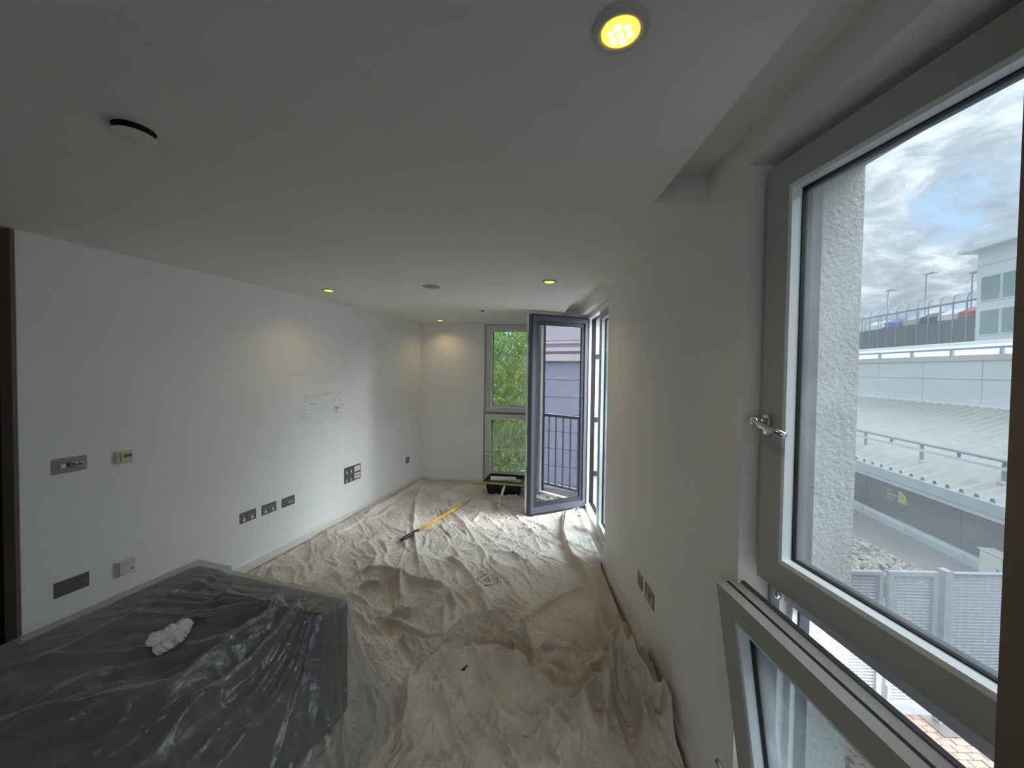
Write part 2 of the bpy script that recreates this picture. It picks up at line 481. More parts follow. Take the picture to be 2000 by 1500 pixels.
# ------------------------------------------------------------------ the room
CEIL = 2.417
LANG = .2778                                        # the left wall leans off the right wall's direction
LDIR = np.array([math.sin(LANG), math.cos(LANG)])   # along the left wall, away from the camera
LW0 = np.array([-3.1723, 0.0])
LROT = math.atan2(LDIR[1], LDIR[0])                 # local x runs along the wall, local -y faces the room
FDIR = np.array([1, -.1797]) / math.hypot(1, .1797)
FW0 = np.array([0, 5.6131])
FROT = math.atan2(FDIR[1], FDIR[0])
RW = .755                                           # inner face of the right wall
def lwp(t, z): return (LW0[0] + LDIR[0] * t, LW0[1] + LDIR[1] * t, z)
def fwp(t, z): return (FW0[0] + FDIR[0] * t, FW0[1] + FDIR[1] * t, z)
BACK = -2.6

# floor of oak boards, nearly all of it under the sheets
fl = tag(MB().bx(-6.0, .93, BACK - .1, 6.6, -.16, -.012).build('floor', 'dark_wood'), kind='structure')
bm_ = MB(); bm_.bx(-.07, .07, -.6, .6, -.014, 0, .002)
board_me = None
for i, (bx, by) in enumerate([(x, y) for x in (.50, .642, .784, .88) for y in (2.9, 4.12, 5.3)]):
    if board_me is None:
        b = bm_.build('floorboard', 'oak_floor', fl); board_me = b.data
    else: b = mobj('floorboard', board_me, None, fl)
    b.location = (bx, by + (.3 if int(bx * 100) % 4 else 0) * .2, 0)
    if bx > .85: b.scale = (.62, 1, 1)

# left wall
m = MB(); m.bx(2.05, 6.36, 0, .09, 0, CEIL)
wl = structure('wall_left', m, 'wall_paint'); wl.location = (LW0[0], LW0[1], 0); wl.rotation_euler.z = LROT
# repaired patch with screw holes and pencil marks
pm = MB(); pm.prism([(3.86, 1.17), (3.84, 1.33), (4.05, 1.36), (4.30, 1.40), (4.44, 1.43), (4.46, 1.28), (4.42, 1.12), (4.2, 1.14), (4.0, 1.12)], -.0008, .001, 'y'); pm.build('filler_patch', 'filler', wl)
pm = MB(); pm.prism([(3.90, 1.35), (3.92, 1.45), (4.42, 1.455), (4.43, 1.43), (4.2, 1.41)], -.0006, .001, 'y'); pm.build('filler_patch', 'filler', wl)
pm = MB()
for a, b in (((4.13, 1.445), (4.30, 1.46)), ((4.02, 1.445), (4.10, 1.44)), ((3.98, 1.35), (4.06, 1.354))):
    pm.prism([a, b, (b[0], b[1] + .004), (a[0], a[1] + .004)], -.0012, .001, 'y')
pm.build('pencil_line', 'filler_edge', wl)
for t, z in ((3.93, 1.435), (3.93, 1.345), (4.40, 1.455), (4.395, 1.375), (3.885, 1.325), (3.925, 1.30), (3.89, 1.25), (3.945, 1.225), (4.16, 1.19), (4.44, 1.31)):
    h = MB(); h.lathe([(0, -.0014), (.0065, -.0014), (.008, 0), (.008, .003)], 8, Matrix.Translation((t, 0, z)) @ Matrix.Rotation(R_(-90), 4, 'X'))
    h.build('screw_hole', 'filler_edge', wl)
pm = MB()
rr = random.Random(5)
for k in range(9):
    a = 4.31 + rr.random() * .07; z = 1.24 + rr.random() * .06; th = rr.random() * 3
    dx, dz = .022 * math.cos(th), .022 * math.sin(th)
    pm.prism([(a - dx, z - dz), (a + dx, z + dz), (a + dx + .006, z + dz + .004), (a - dx + .006, z - dz + .004)], -.0013 - k * .00005, .001, 'y')
pm.build('blue_scribble', 'blue_scribble', wl)

# baseboards
def skirting(mb, x0, x1, y0, sgn, h=.10, t=.015):
    """profile along x; y0 the wall face, sgn -1 towards the room"""
    mb.prism([(y0, 0), (y0 + sgn * t, 0), (y0 + sgn * t, h - .02), (y0 + sgn * t * .55, h - .006), (y0 + sgn * t * .35, h), (y0, h)], x0, x1, 'x')
m = MB(); skirting(m, 2.05, 6.236, 0, -1)
o = structure('baseboard_left', m, 'skirting_paint'); o.location = (LW0[0], LW0[1], 0); o.rotation_euler.z = LROT
m = MB(); skirting(m, -1.45, -.535, 0, -1)
o = structure('baseboard_far', m, 'skirting_paint'); o.location = (FW0[0], FW0[1], 0); o.rotation_euler.z = FROT
m = MB(); skirting(m, -3.345, -1.325, 0, -1)
o = structure('baseboard_right', m, 'skirting_paint'); o.location = (RW, 0, 0); o.rotation_euler.z = R_(-90)

# lining of the open doorway at the left wall's end, and the dark hall behind it
m = MB(); m.bx(2.035, 2.052, -.004, .10, 0, CEIL); m.bx(2.035, 2.10, .09, .104, 0, CEIL)
o = structure('trim_1', m, 'taupe_brown'); o.location = (LW0[0], LW0[1], 0); o.rotation_euler.z = LROT
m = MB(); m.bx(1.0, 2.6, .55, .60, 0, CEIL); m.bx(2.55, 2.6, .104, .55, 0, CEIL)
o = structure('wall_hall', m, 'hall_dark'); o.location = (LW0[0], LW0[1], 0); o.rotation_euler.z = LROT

# far wall with its tall window opening
WX0, WX1, WZ0, WZ1 = -.525, .47, .05, 2.385
m = MB()
m.bx(-1.62, WX0, 0, .24, 0, CEIL); m.bx(WX1, .98, 0, .24, 0, CEIL)
m.bx(WX0, WX1, 0, .24, WZ1, CEIL); m.bx(WX0, WX1, 0, .24, -.01, WZ0)
o = structure('wall_far', m, 'wall_paint'); o.location = (FW0[0], FW0[1], 0); o.rotation_euler.z = FROT

# right wall: pier, wall between the openings, wall beyond the balcony door
W1Y0, W1Y1 = .608, 1.325        # window by the camera
D1Y0, D1Y1 = 3.345, 4.93        # balcony door
OUTX = 1.165                    # outer face
m = MB()
m.bx(RW, .95, BACK, W1Y0, 0, CEIL + .13)
m.bx(RW, .95, W1Y1, D1Y0, 0, CEIL + .13)
m.bx(RW, .95, D1Y1, 5.75, 0, CEIL + .13)
m.bx(RW, .95, W1Y0, W1Y1, CEIL, CEIL + .13); m.bx(RW, .95, D1Y0, D1Y1, CEIL - .012, CEIL + .13)
m.bx(RW, .95, W1Y0, W1Y1, -.02, .045)
structure('wall_right', m, 'wall_paint_right')
m = MB()
m.bx(.95, OUTX, BACK, W1Y0 - .2, -3.7, 3.2); m.bx(.95, OUTX, W1Y1 + .035, D1Y0 - .05, -3.7, 3.2); m.bx(.95, OUTX, D1Y1 + .02, 5.9, -3.7, 3.2)
m.bx(.95, OUTX, W1Y0 - .2, W1Y1 + .035, CEIL + .02, 3.2); m.bx(.95, OUTX, D1Y0 - .05, D1Y1 + .02, CEIL + .02, 3.2)
m.bx(.95, OUTX, W1Y0 - .2, W1Y1 + .035, -3.7, -.02); m.bx(.95, OUTX, D1Y0 - .05, D1Y1 + .02, -3.7, -.03)
structure('wall_outside', m, 'render_stucco')

m = MB(); m.bx(RW - .012, RW, -.9, W1Y0 - .006, 0, CEIL)  # thin dark taupe layer over the room face of the near pier
structure('pier_dark_face', m, 'taupe_brown')

# ceiling with the two blind pockets along the right wall
P1 = (.541, RW, -1.5, 1.62); P2 = (.531, RW, 3.19, 5.2); PH = .115
m = MB()
ys = sorted([BACK, P1[3], P2[2], P2[3], 6.6])
m.bx(-6, P1[0], BACK, P1[3], CEIL, CEIL + .12); m.bx(-6, RW, P1[3], P2[2], CEIL, CEIL + .12)
m.bx(-6, P2[0], P2[2], P2[3], CEIL, CEIL + .12); m.bx(-6, RW, P2[3], 6.7, CEIL, CEIL + .12)
m.bx(P1[0] - .01, RW + .02, BACK, P1[3] + .01, CEIL + PH, CEIL + PH + .05)
m.bx(P2[0] - .01, RW + .02, P2[2] - .01, P2[3] + .01, CEIL + PH, CEIL + PH + .05)
m.bx(P1[0], RW, BACK, P1[2], CEIL, CEIL + .1)
structure('ceiling', m, 'ceiling_paint')
# rest of the open-plan room behind the camera, with a window added for daylight
BX0, BX1, BZ0, BZ1 = -2.3, .15, .85, 2.2
m = MB(); m.bx(-6.0, BX0, BACK - .1, BACK, 0, CEIL); m.bx(BX1, .95, BACK - .1, BACK, 0, CEIL)
m.bx(BX0, BX1, BACK - .1, BACK, 0, BZ0); m.bx(BX0, BX1, BACK - .1, BACK, BZ1, CEIL)
structure('wall_back', m, 'wall_paint')
W3 = thing('added_fill_window', 'added unseen window behind the camera for fill daylight', 'window', (0, BACK, 0), 0, kind='structure')  # unseen window, put in to bring extra daylight into the room
k = MB(); k.ring_frame(BX0, BX1, BZ0, BZ1, .06, -.08, -.02); k.bx((BX0 + BX1) / 2 - .03, (BX0 + BX1) / 2 + .03, -.08, -.02, BZ0, BZ1); k.build('frame', 'bead_paint', W3)
k = MB(); k.bx(BX0 + .06, BX1 - .06, -.055, -.05, BZ0 + .06, BZ1 - .06); k.build('pane', 'pane_rear', W3)
portal(((BX0 + BX1) / 2, BACK - .15, (BZ0 + BZ1) / 2), (R_(90), 0, 0), BX1 - BX0, BZ1 - BZ0)
m = MB(); m.bx(-6.0, -5.9, BACK, 3.2, 0, CEIL); m.bx(-6.0, -3.0, 3.1, 3.2, 0, CEIL)
structure('wall_side', m, 'wall_paint')

# ------------------------------------------------------------------ windows
def sash(parent, name, w, h, t=.078, stile=.085, rail=None, pane='pane_dirty', outer=True, handle=None, hz=.5, frame='sash_paint', lip=True):
    """opening light; local x across from the hung edge, y out of the room, z up; room face at y=0"""
    rail = rail or stile
    f = MB()
    f.ring_frame(0, w, 0, h, stile - .008, 0, .03, rail - .008, rail - .008)
    f.ring_frame(.010, w - .010, .010, h - .010, stile - .018, .03, t, rail - .018, rail - .018)
    f.ring_frame(.004, w - .004, .004, h - .004, .03, .042, .060)
    s = f.build(name, frame, parent); 
    b = MB(); b.ring_frame(stile - .008, w - stile + .008, rail - .008, h - rail + .008, .014, .004, .040, .014, .014)
    b.build('glazing_bead', 'bead_paint', s)
    g = MB(); g.ring_frame(stile + .003, w - stile - .003, rail + .003, h - rail - .003, .007, .036, .068, .007, .007)
    g.build('gasket', 'gasket', s)
    g = MB(); g.ring_frame(.002, w - .002, .002, h - .002, .006, .031, .041); g.build('seal', 'gasket', s)
    p = MB(); p.bx(stile, w - stile, .047, .051, rail, h - rail); p.build('pane', pane, s)
    if outer:
        a = MB(); a.ring_frame(.006, w - .006, .006, h - .006, stile - .01, t, t + .012, rail - .01, rail - .01); a.build('outer_cladding', 'outer_frame', s)
    if handle is not None:
        hx, hz, ang = handle
        k = MB()
        k.box((hx, -.005, hz), (.030, .010, .068), None, .005)
        k.tube([(hx, -.008, hz + .012), (hx, -.042, hz + .012)], .010, 12)
        k.box((hx, -.048, hz + .012), (.026, .016, .026), None, .006)
        c, q = math.cos(ang), math.sin(ang)
        k.tube([(hx, -.048, hz + .012), (hx + c * .04, -.052, hz + .012 + q * .04), (hx + c * .085, -.046, hz + .012 + q * .085), (hx + c * .118, -.040, hz + .012 + q * .118)], [.010, .0105, .0105, .010], 12)
        k.build('handle', 'chrome', s, True)
    return s

# window beside the camera; local x = -y (towards the camera), local y = +x (out)
W1 = thing('window_1', 'tall two-light window close to the camera in the right wall, lower light tilted inwards', 'window', (0.83, W1Y1 - .005, 0), R_(-90 + 5.2), kind='structure')
WW = .86
f = MB()
f.ring_frame(0, WW, .045, CEIL - .005, .040, .035, .065, .030, .035)
f.ring_frame(0, WW, .045, CEIL - .005, .060, .065, .085, .05, .05)
f.build('frame', 'bead_paint', W1)
f = MB(); f.ring_frame(0, WW, .045, CEIL - .005, .066, .085, .120, .055, .055)
f.bx(.06, WW - .06, .045, .118, .985, 1.055)
f.build('outer_frame', 'outer_inset', W1)
f = MB(); f.bx(.06, WW - .06, .035, .045, .99, 1.05); f.build('transom', 'bead_paint', W1)
f = MB(); f.lathe([(0, 0), (.011, 0), (.011, .018), (.007, .022), (0, .022)], 14, Matrix.Translation((.034, .032, .985))); f.build('lock_roller', 'chrome', W1, True)
f = MB(); f.bx(-.006, 0, .028, .04, .05, CEIL - .01); f.build('sealant', 'sash_paint', W1)
# upper light, a little ajar: hung on the side nearer the camera
s = sash(W1, 'upper_sash', .815, 1.325, stile=.09, handle=(.030, .505, R_(-14)))
s.location = (.025, -.035, 1.058); s.rotation_euler.z = R_(1.7)
# lower light, bottom hung and tilted into the room
s = sash(W1, 'lower_sash', .80, .975, stile=.085, pane='pane_hopper', handle=(.055, .335, R_(200)))
s.location = (.03, -.035, .075); s.rotation_euler = (R_(8.3), 0, R_(-1.4))
portal((1.10, .97, 1.2), (0, R_(90), 0), 2.3, .72)

# window in the far wall
W2 = thing('window_2', 'tall two-light window in the far wall with bamboo outside', 'window', (FW0[0], FW0[1], 0), FROT, kind='structure')
f = MB(); f.ring_frame(WX0, WX1, WZ0, WZ1, .03, .05, .12, .03, .03); f.bx(WX0 + .03, WX1 - .03, .07, .12, 1.06, 1.10)
f.build('frame', 'sash_far', W2)
f = MB(); f.ring_frame(WX0, WX1, WZ0, WZ1, .05, .12, .15, .05, .05); f.build('outer_frame', 'outer_inset', W2)
s = sash(W2, 'upper_sash', frame='sash_far', w=.95, h=1.27, stile=.085, rail=.075, pane='pane_far', handle=(.02, .36, 0.0)); s.location = (WX0 + .022, .03, 1.098)
s = sash(W2, 'lower_sash', frame='sash_far', w=.95, h=1.00, stile=.085, rail=.075, pane='pane_far', handle=(.02, .40, 0.0)); s.location = (WX0 + .022, .035, .075); s.rotation_euler = (R_(3.2), 0, 0)
portal((FW0[0] + .03 + .3 * math.sin(-FROT) - .03, FW0[1] + .3, 1.2), (R_(-90), 0, FROT), .95, 2.3)

# balcony door in the right wall: frame, side light, leaf opened into the room
D1 = thing('door_1', 'glazed balcony door swung open into the room beside its narrow side light', 'door', (.86, D1Y1, 0), R_(-90), kind='structure')
DW = D1Y1 - D1Y0
f = MB(); f.ring_frame(0, DW, .02, CEIL - .014, .055, -.02, .035, .045, .05)
f.bx(.80, .87, -.02, .035, .05, CEIL - .05)
f.build('frame', 'bead_paint', D1)
f = MB(); f.ring_frame(0, DW, .02, CEIL - .014, .05, .035, .09, .045, .05); f.bx(.80, .86, .035, .09, .05, CEIL - .05); f.build('outer_frame', 'gasket', D1)
for z in (.43, 1.11, 1.9):
    k = MB(); k.bx(.018, .05, .09, .16, z - .03, z + .03); k.build('keep_plate', 'outer_inset', D1)
s = sash(D1, 'side_light', DW - .89, 2.24, stile=.07, pane='pane_side'); s.location = (.875, -.03, .085)
f = MB(); f.bx(0, DW, -.10, -.02, -.008, .02); f.build('threshold', 'skirting_paint', D1)
# leaf: local x from the hinge to the free edge
leafrot = math.atan2(-.431, -.902)
L1 = MB()
LWD, LZ0, LZ1 = .800, .035, 2.372
L1.ring_frame(0, LWD, LZ0, LZ1, .060, -.03, .030, .075, .085)
leaf = L1.build('door_leaf', 'outer_frame', D1)
leaf.rotation_euler.z = leafrot - R_(-90)
_hl = Matrix.Rotation(R_(90), 3, 'Z') @ Vector((.843 - .86, 4.839 - D1Y1, 0))
leaf.location = _hl
f = MB(); f.ring_frame(.06, LWD - .06, LZ0 + .085, LZ1 - .075, .035, -.02, .014, .04, .045); f.build('glazing_rebate', 'outer_inset', leaf)
f = MB(); f.ring_frame(0, LWD, LZ0, LZ1, .075, -.058, -.035, .075, .085); f.ring_frame(-.003, LWD + .006, LZ0 - .004, LZ1 + .006, .03, -.075, -.058); f.build('inner_cladding', 'bead_paint', leaf)
f = MB(); f.ring_frame(-.001, LWD + .001, LZ0 - .001, LZ1 + .001, .012, -.036, -.029); f.build('seal', 'gasket', leaf)
f = MB(); f.ring_frame(.004, LWD - .004, LZ0 + .004, LZ1 - .004, .012, .029, .034); f.build('edge_trim', 'gasket', leaf)
f = MB(); f.ring_frame(.09, LWD - .09, LZ0 + .125, LZ1 - .11, .012, -.012, .012); f.build('gasket', 'gasket', leaf)
f = MB(); f.bx(.095, LWD - .095, -.003, .001, LZ0 + .13, LZ1 - .115); f.build('pane', 'pane_coated', leaf)
for z in (.3, 1.25, 2.15):
    k = MB(); k.tube([(-.008, -.06, z - .05), (-.008, -.06, z + .05)], .011, 10); k.build('hinge', 'chrome', leaf, True)
for z in (.55, 1.0, 1.6, 2.1):
    k = MB(); k.bx(LWD - .001, LWD + .003, -.055, -.04, z - .04, z + .04); k.build('lock_plate', 'chrome', leaf)
portal((1.10, (D1Y0 + D1Y1) / 2, 1.2), (0, R_(90), 0), 2.3, 1.5)

# Juliet railing outside the balcony door
jr = thing('balcony_railing', 'slim grey railing with upright bars outside the balcony door', 'railing', (OUTX + .03, 3.3, 0))
k = MB(); k.bx(-.02, .025, -.05, 1.75, 1.055, 1.095); k.build('top_rail', 'rail_grey', jr)
k = MB(); k.bx(-.014, .014, -.05, 1.75, .06, .095); k.build('bottom_rail', 'rail_grey', jr)
bar_me = None
for i in range(15):
    if bar_me is None:
        k = MB(); k.bx(-.008, .008, -.008, .008, .09, 1.06); b = k.build('baluster', 'rail_grey', jr); bar_me = b.data
    else: b = mobj('baluster', bar_me, None, jr)
    b.location = (0, .02 + i * .12, 0)

# ------------------------------------------------------------------ things on the ceiling
def downlight(px, py, label, core=False):
    p = atz(px, py, CEIL)
    t = thing('downlight', label, 'ceiling light', (p[0], p[1], CEIL), 0, 'recessed ceiling downlights')
    k = MB(); k.lathe([(.0385, -.001), (.0395, -.008), (.043, -.0095), (.052, -.009), (.0565, -.005), (.057, .0), (.057, .001)], 40); k.build('bezel', 'bezel', t, True)
    k = MB(); k.lathe([(.0395, -.0085), (.0385, -.0075), (.037, -.006)], 32); k.build('reflector', 'bezel', t, True)
    k = MB(); k.lathe([(.0375, -.008), (.030, -.0115), (0, -.0125)], 32); k.build('lens', 'bulb_warm', t, True)
    if core:
        k = MB()
        for i in range(7):
            a = i * math.pi / 3; r = .019 if i < 6 else 0
            k.lathe([(.0075, 0), (.006, -.003), (0, -.004)], 12, Matrix.Translation((r * math.cos(a), r * math.sin(a), -.0120)))
        k.build('led_cluster', 'bulb_core', t, True)
    l = bpy.data.lights.new('downlight_lamp', 'SPOT'); l.energy = LAMP_W; l.color = (1.0, .72, .36); l.spot_size = R_(140); l.spot_blend = 1.0; l.shadow_soft_size = .035
    o = bpy.data.objects.new('downlight_lamp', l); o.location = (0, 0, -.015); o.parent = t; COL.objects.link(o)
    return t
LAMP_W = 3.4
downlight(1212, 56, 'lit round downlight nearest the camera, large at the top of the photo', True)
downlight(642, 566, 'small lit downlight near the left wall, left of the round air vent')
downlight(1073, 549, 'small lit downlight above the open glazed door')
downlight(860, 625, 'farthest lit downlight, over the corner of the far wall')

p = atz(843, 559, CEIL)
t = thing('air_vent', 'round white extract valve in the ceiling between two downlights', 'vent', (p[0], p[1], CEIL))
k = MB(); k.lathe([(.165, .0002), (.163, -.0016), (.07, -.0018)], 48); k.build('filler_ring', 'filler', t)
k = MB(); k.lathe([(.052, 0), (.055, -.012), (.066, -.010), (.074, -.002), (.074, 0)], 40); k.build('rim', 'vent_white', t, True)
k = MB(); k.lathe([(.052, .0), (.050, .02), (0, .02)], 32); k.build('throat', 'hole_black', t)
k = MB(); k.lathe([(0, -.024), (.030, -.022), (.046, -.014), (.044, -.010), (0, -.004)], 32); k.build('disc', 'vent_white', t, True)

p = atz(942, 606, CEIL)
t = thing('sprinkler_head', 'small round plate flush in the ceiling before the far wall', 'sprinkler', (p[0], p[1], CEIL))
k = MB(); k.lathe([(0, -.007), (.034, -.006), (.038, 0)], 24); k.build('cover_plate', 'bezel', t, True)
k = MB(); k.lathe([(.030, -.0065), (.012, -.012), (0, -.012)], 20); k.build('nozzle', 'hole_black', t)

p = atz(262, 253, CEIL)
t = thing('ceiling_cover', 'round blank cover hanging just below its dark hole at upper left', 'ceiling cover', (p[0], p[1], CEIL))
k = MB(); k.lathe([(.050, -.0005), (0, -.0008)], 32); k.build('hole', 'hole_black', t)
k = MB(); k.lathe([(0, -.020), (.047, -.020), (.050, -.018), (.047, -.0165), (0, -.0165)], 36); k.build('disc', 'ceiling_paint', t, True)
k = MB(); k.tube([(.0, 0, 0), (0, 0, -.018)], .012, 10); k.build('stem', 'hole_black', t)

# ------------------------------------------------------------------ plates on the walls
def plate_thing(name, label, cat, wall, t, z, w, h, m='dark_steel', group=None, screws=True, th=.004):
    if wall == 'left': loc, rz = lwp(t, z), LROT
    else: loc, rz = (RW, t, z), R_(-90)
    o = thing(name, label, cat, loc, rz, group)
    k = MB(); k.box((0, -th / 2, 0), (w, th, h), None, .001, 1); k.build('plate', m, o)
    if screws:
        for sx in (-1, 1):
            k = MB(); k.lathe([(0, .0), (.0035, .0), (.004, -.001)], 8, Matrix.Translation((sx * w * .41, -th - .0008, 0)) @ Matrix.Rotation(R_(90), 4, 'X')); k.build('screw', 'steel_plate', o)
    return o
def socket_faces(o, xs, z0, th=.004, sw=True):
    """a British outlet: three pin holes on a white face, with its rocker"""
    for x in xs:
        k = MB(); k.box((x, -th - .0008, z0 - .012), (.024, .0016, .016), None, .0006, 1); k.box((x, -th - .0008, z0 + .006), (.012, .0016, .020), None, .0006, 1)
        k.build('outlet_face', 'white_plastic', o)
        k = MB(); k.box((x - .006, -th - .0017, z0 - .013), (.006, .0006, .003)); k.box((x + .006, -th - .0017, z0 - .013), (.006, .0006, .003)); k.box((x, -th - .0017, z0 + .008), (.003, .0006, .008)); k.build('pin_hole', 'black_plastic', o)
    if sw:
        cx = sum(xs) / len(xs)
        k = MB(); k.box((cx, -th - .002, z0 + .020), (.024, .004, .018), None, .001, 1); k.build('rocker', 'steel_plate', o)

t = plate_thing('light_switch', 'brushed steel light switch plate with rocker and dimmer knobs on the left wall', 'switch', 'left', 2.245, 1.154, .146, .086, 'steel_plate')
k = MB(); k.box((-.030, -.008, -.002), (.021, .010, .022), Matrix.Rotation(R_(8), 3, 'X'), .002, 1); k.build('rocker', 'white_plastic', t)
k = MB(); k.lathe([(.012, 0), (.0115, .016), (0, .016)], 20, Matrix.Translation((.002, -.004, 0)) @ Matrix.Rotation(R_(90), 4, 'X')); k.build('dimmer_knob', 'dark_steel', t)
for x in (.026, .050):
    k = MB(); k.box((x, -.006, 0), (.017, .004, .024), None, .001, 1); s = k.build('toggle_base', 'white_plastic', t)
    k = MB(); k.tube([(x - .002, -.006, .0), (x - .006, -.020, -.003)], [.004, .0055], 10); k.build('toggle', 'dark_steel', s)

t = thing('thermostat', 'cream wall thermostat with a small screen on the left wall', 'thermostat', lwp(2.49, 1.146), LROT)
k = MB(); k.box((0, -.009, 0), (.082, .018, .078), None, .004); k.build('body', 'cream_plastic', t)
k = MB(); k.box((.008, -.022, .002), (.056, .010, .058), None, .003); k.build('display_face', 'cream_plastic', t)
k = MB(); k.box((.010, -.0275, .010), (.042, .002, .020), None, .0006, 1); k.build('screen', 'lcd', t)
for x in (-.008, .004, .016, .026):
    k = MB(); k.box((x, -.028, -.014), (.008, .003, .005), None, .001, 1); k.build('button', 'grey_white_plastic', t)

plate_thing('blank_plate', 'blank brown steel plate low on the left wall, nearest the doorway', 'wall plate', 'left', 2.248, .459, .147, .086, 'dark_steel')
t = thing('fused_spur', 'white fused outlet box low on the left wall below the thermostat', 'wall outlet', lwp(2.489, .447), LROT)
k = MB(); k.box((0, -.008, 0), (.093, .016, .093), None, .003); k.build('back_box', 'grey_white_plastic', t)
k = MB(); k.box((.006, -.021, 0), (.080, .012, .086), None, .003); k.build('cover', 'grey_white_plastic', t)
k = MB(); k.box((-.006, -.028, .022), (.045, .003, .006), None, .001, 1); k.build('fuse_slot', 'vent_white', t)
k = MB(); k.box((.028, -.028, -.018), (.006, .003, .014), None, .001, 1); k.build('indicator', 'black_plastic', t)

t = plate_thing('double_socket', 'double steel power socket on the left wall, nearest the covered sofa', 'socket', 'left', 3.324, .470, .147, .088)
socket_faces(t, (-.036, .036), -.012)
t = plate_thing('double_socket', 'double steel power socket on the left wall, middle of three low plates', 'socket', 'left', 3.524, .469, .145, .088)
socket_faces(t, (-.036, .036), -.012)
t = plate_thing('data_plate', 'steel aerial and data plate with four small modules, right of two sockets', 'wall plate', 'left', 3.725, .466, .143, .084)
for i, x in enumerate((-.040, -.014, .014, .040)):
    k = MB(); k.box((x, -.005, -.010), (.017, .003, .019), None, .001, 1); k.build('module', 'white_plastic' if i > 1 else 'steel_plate', t)
    k = MB(); k.box((x, -.0068, -.009), (.008, .0012, .009)); k.build('port', 'black_plastic', t)
k = MB(); k.box((0, -.0045, .012), (.10, .001, .004)); k.build('trim_line', 'steel_plate', t)
t = plate_thing('media_plate', 'large square steel media plate with four outlets and two white modules', 'wall plate', 'left', 4.608, .506, .275, .178)
for z in (.046, -.046):
    socket_faces(t, (-.098, -.028), z - .010)
for z in (.042, -.042):
    k = MB(); k.box((.074, -.0055, z), (.098, .003, .062), None, .001, 1); s = k.build('module', 'white_plastic', t)
    for x in (-.030, 0, .030):
        q = MB(); q.box((.074 + x, -.0075, z + .004), (.013, .0016, .014) if z < 0 else (.004, .0016, .03), None, .0004, 1); q.build('port', 'black_plastic' if z < 0 else 'grey_white_plastic', s)
k = MB(); k.box((-.02, -.0045, 0), (.20, .001, .010)); k.build('trim_line', 'steel_plate', t)
t = plate_thing('single_outlet', 'small single steel outlet on the left wall near the far corner', 'wall plate', 'left', 5.767, .406, .082, .082, screws=False)
k = MB(); k.box((0, -.005, -.004), (.026, .003, .024), None, .001, 1); k.build('module', 'white_plastic', t)
k = MB(); k.box((0, -.0068, .022), (.03, .0012, .012)); k.build('port', 'steel_plate', t)

t = plate_thing('single_outlet', 'small single steel outlet on the right wall beside the double socket', 'wall plate', 'right', 2.357, .453, .088, .084, 'steel_plate')
k = MB(); k.box((0, -.005, -.004), (.022, .003, .022), None, .001, 1); k.build('module', 'steel_plate', t)
k = MB(); k.lathe([(0, .002), (.005, .002), (.006, 0)], 10, Matrix.Translation((0, -.0065, -.004)) @ Matrix.Rotation(R_(90), 4, 'X')); k.build('port', 'white_plastic', t)
t = plate_thing('double_socket', 'double steel power socket on the right wall, right of the single outlet', 'socket', 'right', 2.187, .460, .150, .090, 'steel_plate')
socket_faces(t, (-.036, .036), -.012)

# ------------------------------------------------------------------ canvas dust sheets
def cpx(pts):
    """points read off the enlarged floor view -> floor"""
    return [tuple(atz(700 + x / 2.5, 900 + y / 2.5, .02)[:2]) for x, y in pts]
FOLDS = [  # (points, height, width on the left, width on the right)
    ([(280, 180), (265, 330), (285, 470), (300, 560)], .018, .06, .012),
    ([(330, 190), (420, 230), (520, 320), (600, 440), (640, 500)], .012, .03, .05),
    ([(430, 250), (560, 330), (700, 440), (820, 500), (900, 560)], .014, .03, .05),
    ([(300, 470), (370, 600), (420, 650)], .016, .03, .05),
    ([(430, 470), (540, 560), (600, 660), (630, 770)], .026, .05, .03),
    ([(540, 240), (640, 290), (720, 360)], .012, .03, .05),
    ([(760, 260), (800, 310), (900, 400), (960, 440)], .012, .03, .04),
    ([(1000, 260), (990, 380), (1030, 480), (1090, 560), (1140, 660)], .032, .10, .016),
    ([(1060, 240), (1130, 330), (1175, 420), (1180, 500), (1150, 570)], .04, .04, .07),
    ([(640, 440), (760, 470), (850, 520)], .012, .03, .04),
    ([(700, 560), (790, 680), (850, 720)], .012, .03, .04),
    ([(860, 380), (890, 440), (950, 440)], .010, .02, .03),
    ([(1110, 620), (960, 690), (760, 820)], .020, .02, .10),
    ([(150, 785), (260, 775), (380, 705), (450, 660)], .040, .09, .012),
    ([(0, 555), (130, 555), (250, 600), (380, 640), (450, 655)], .045, .03, .05),
    ([(0, 620), (100, 620), (200, 590), (205, 700)], .035, .03, .03),
    ([(110, 790), (220, 840), (340, 885), (415, 860), (425, 700)], .030, .06, .02),
    ([(1145, 600), (1150, 700), (1180, 850), (1210, 990)], .050, .11, .014),
    ([(1200, 600), (1240, 700), (1275, 850), (1285, 960)], .030, .03, .012),
    ([(1280, 770), (1330, 880), (1390, 990)], .04, .02, .03),
    ([(20, 285), (120, 230), (250, 150), (320, 95)], .022, .03, .012),
    ([(30, 300), (110, 270), (180, 225)], .016, .03, .012),
    ([(240, 330), (225, 450), (180, 550)], .008, .012, .02),
    ([(330, 100), (300, 150), (285, 190)], .02, .02, .02),
    ([(40, 400), (90, 470), (70, 540)], .016, .03, .05),
    ([(560, 500), (640, 520), (700, 500)], .008, .02, .03),
    ([(440, 650), (480, 720), (460, 790)], .022, .03, .03),
    ([(840, 290), (930, 340), (990, 350)], .010, .02, .03),
    ([(650, 160), (700, 180), (790, 180)], .018, .02, .03),
    ([(560, 300), (600, 260), (700, 270)], .010, .02, .03),
    ([(1180, 520), (1240, 640), (1300, 780)], .03, .02, .02),
]
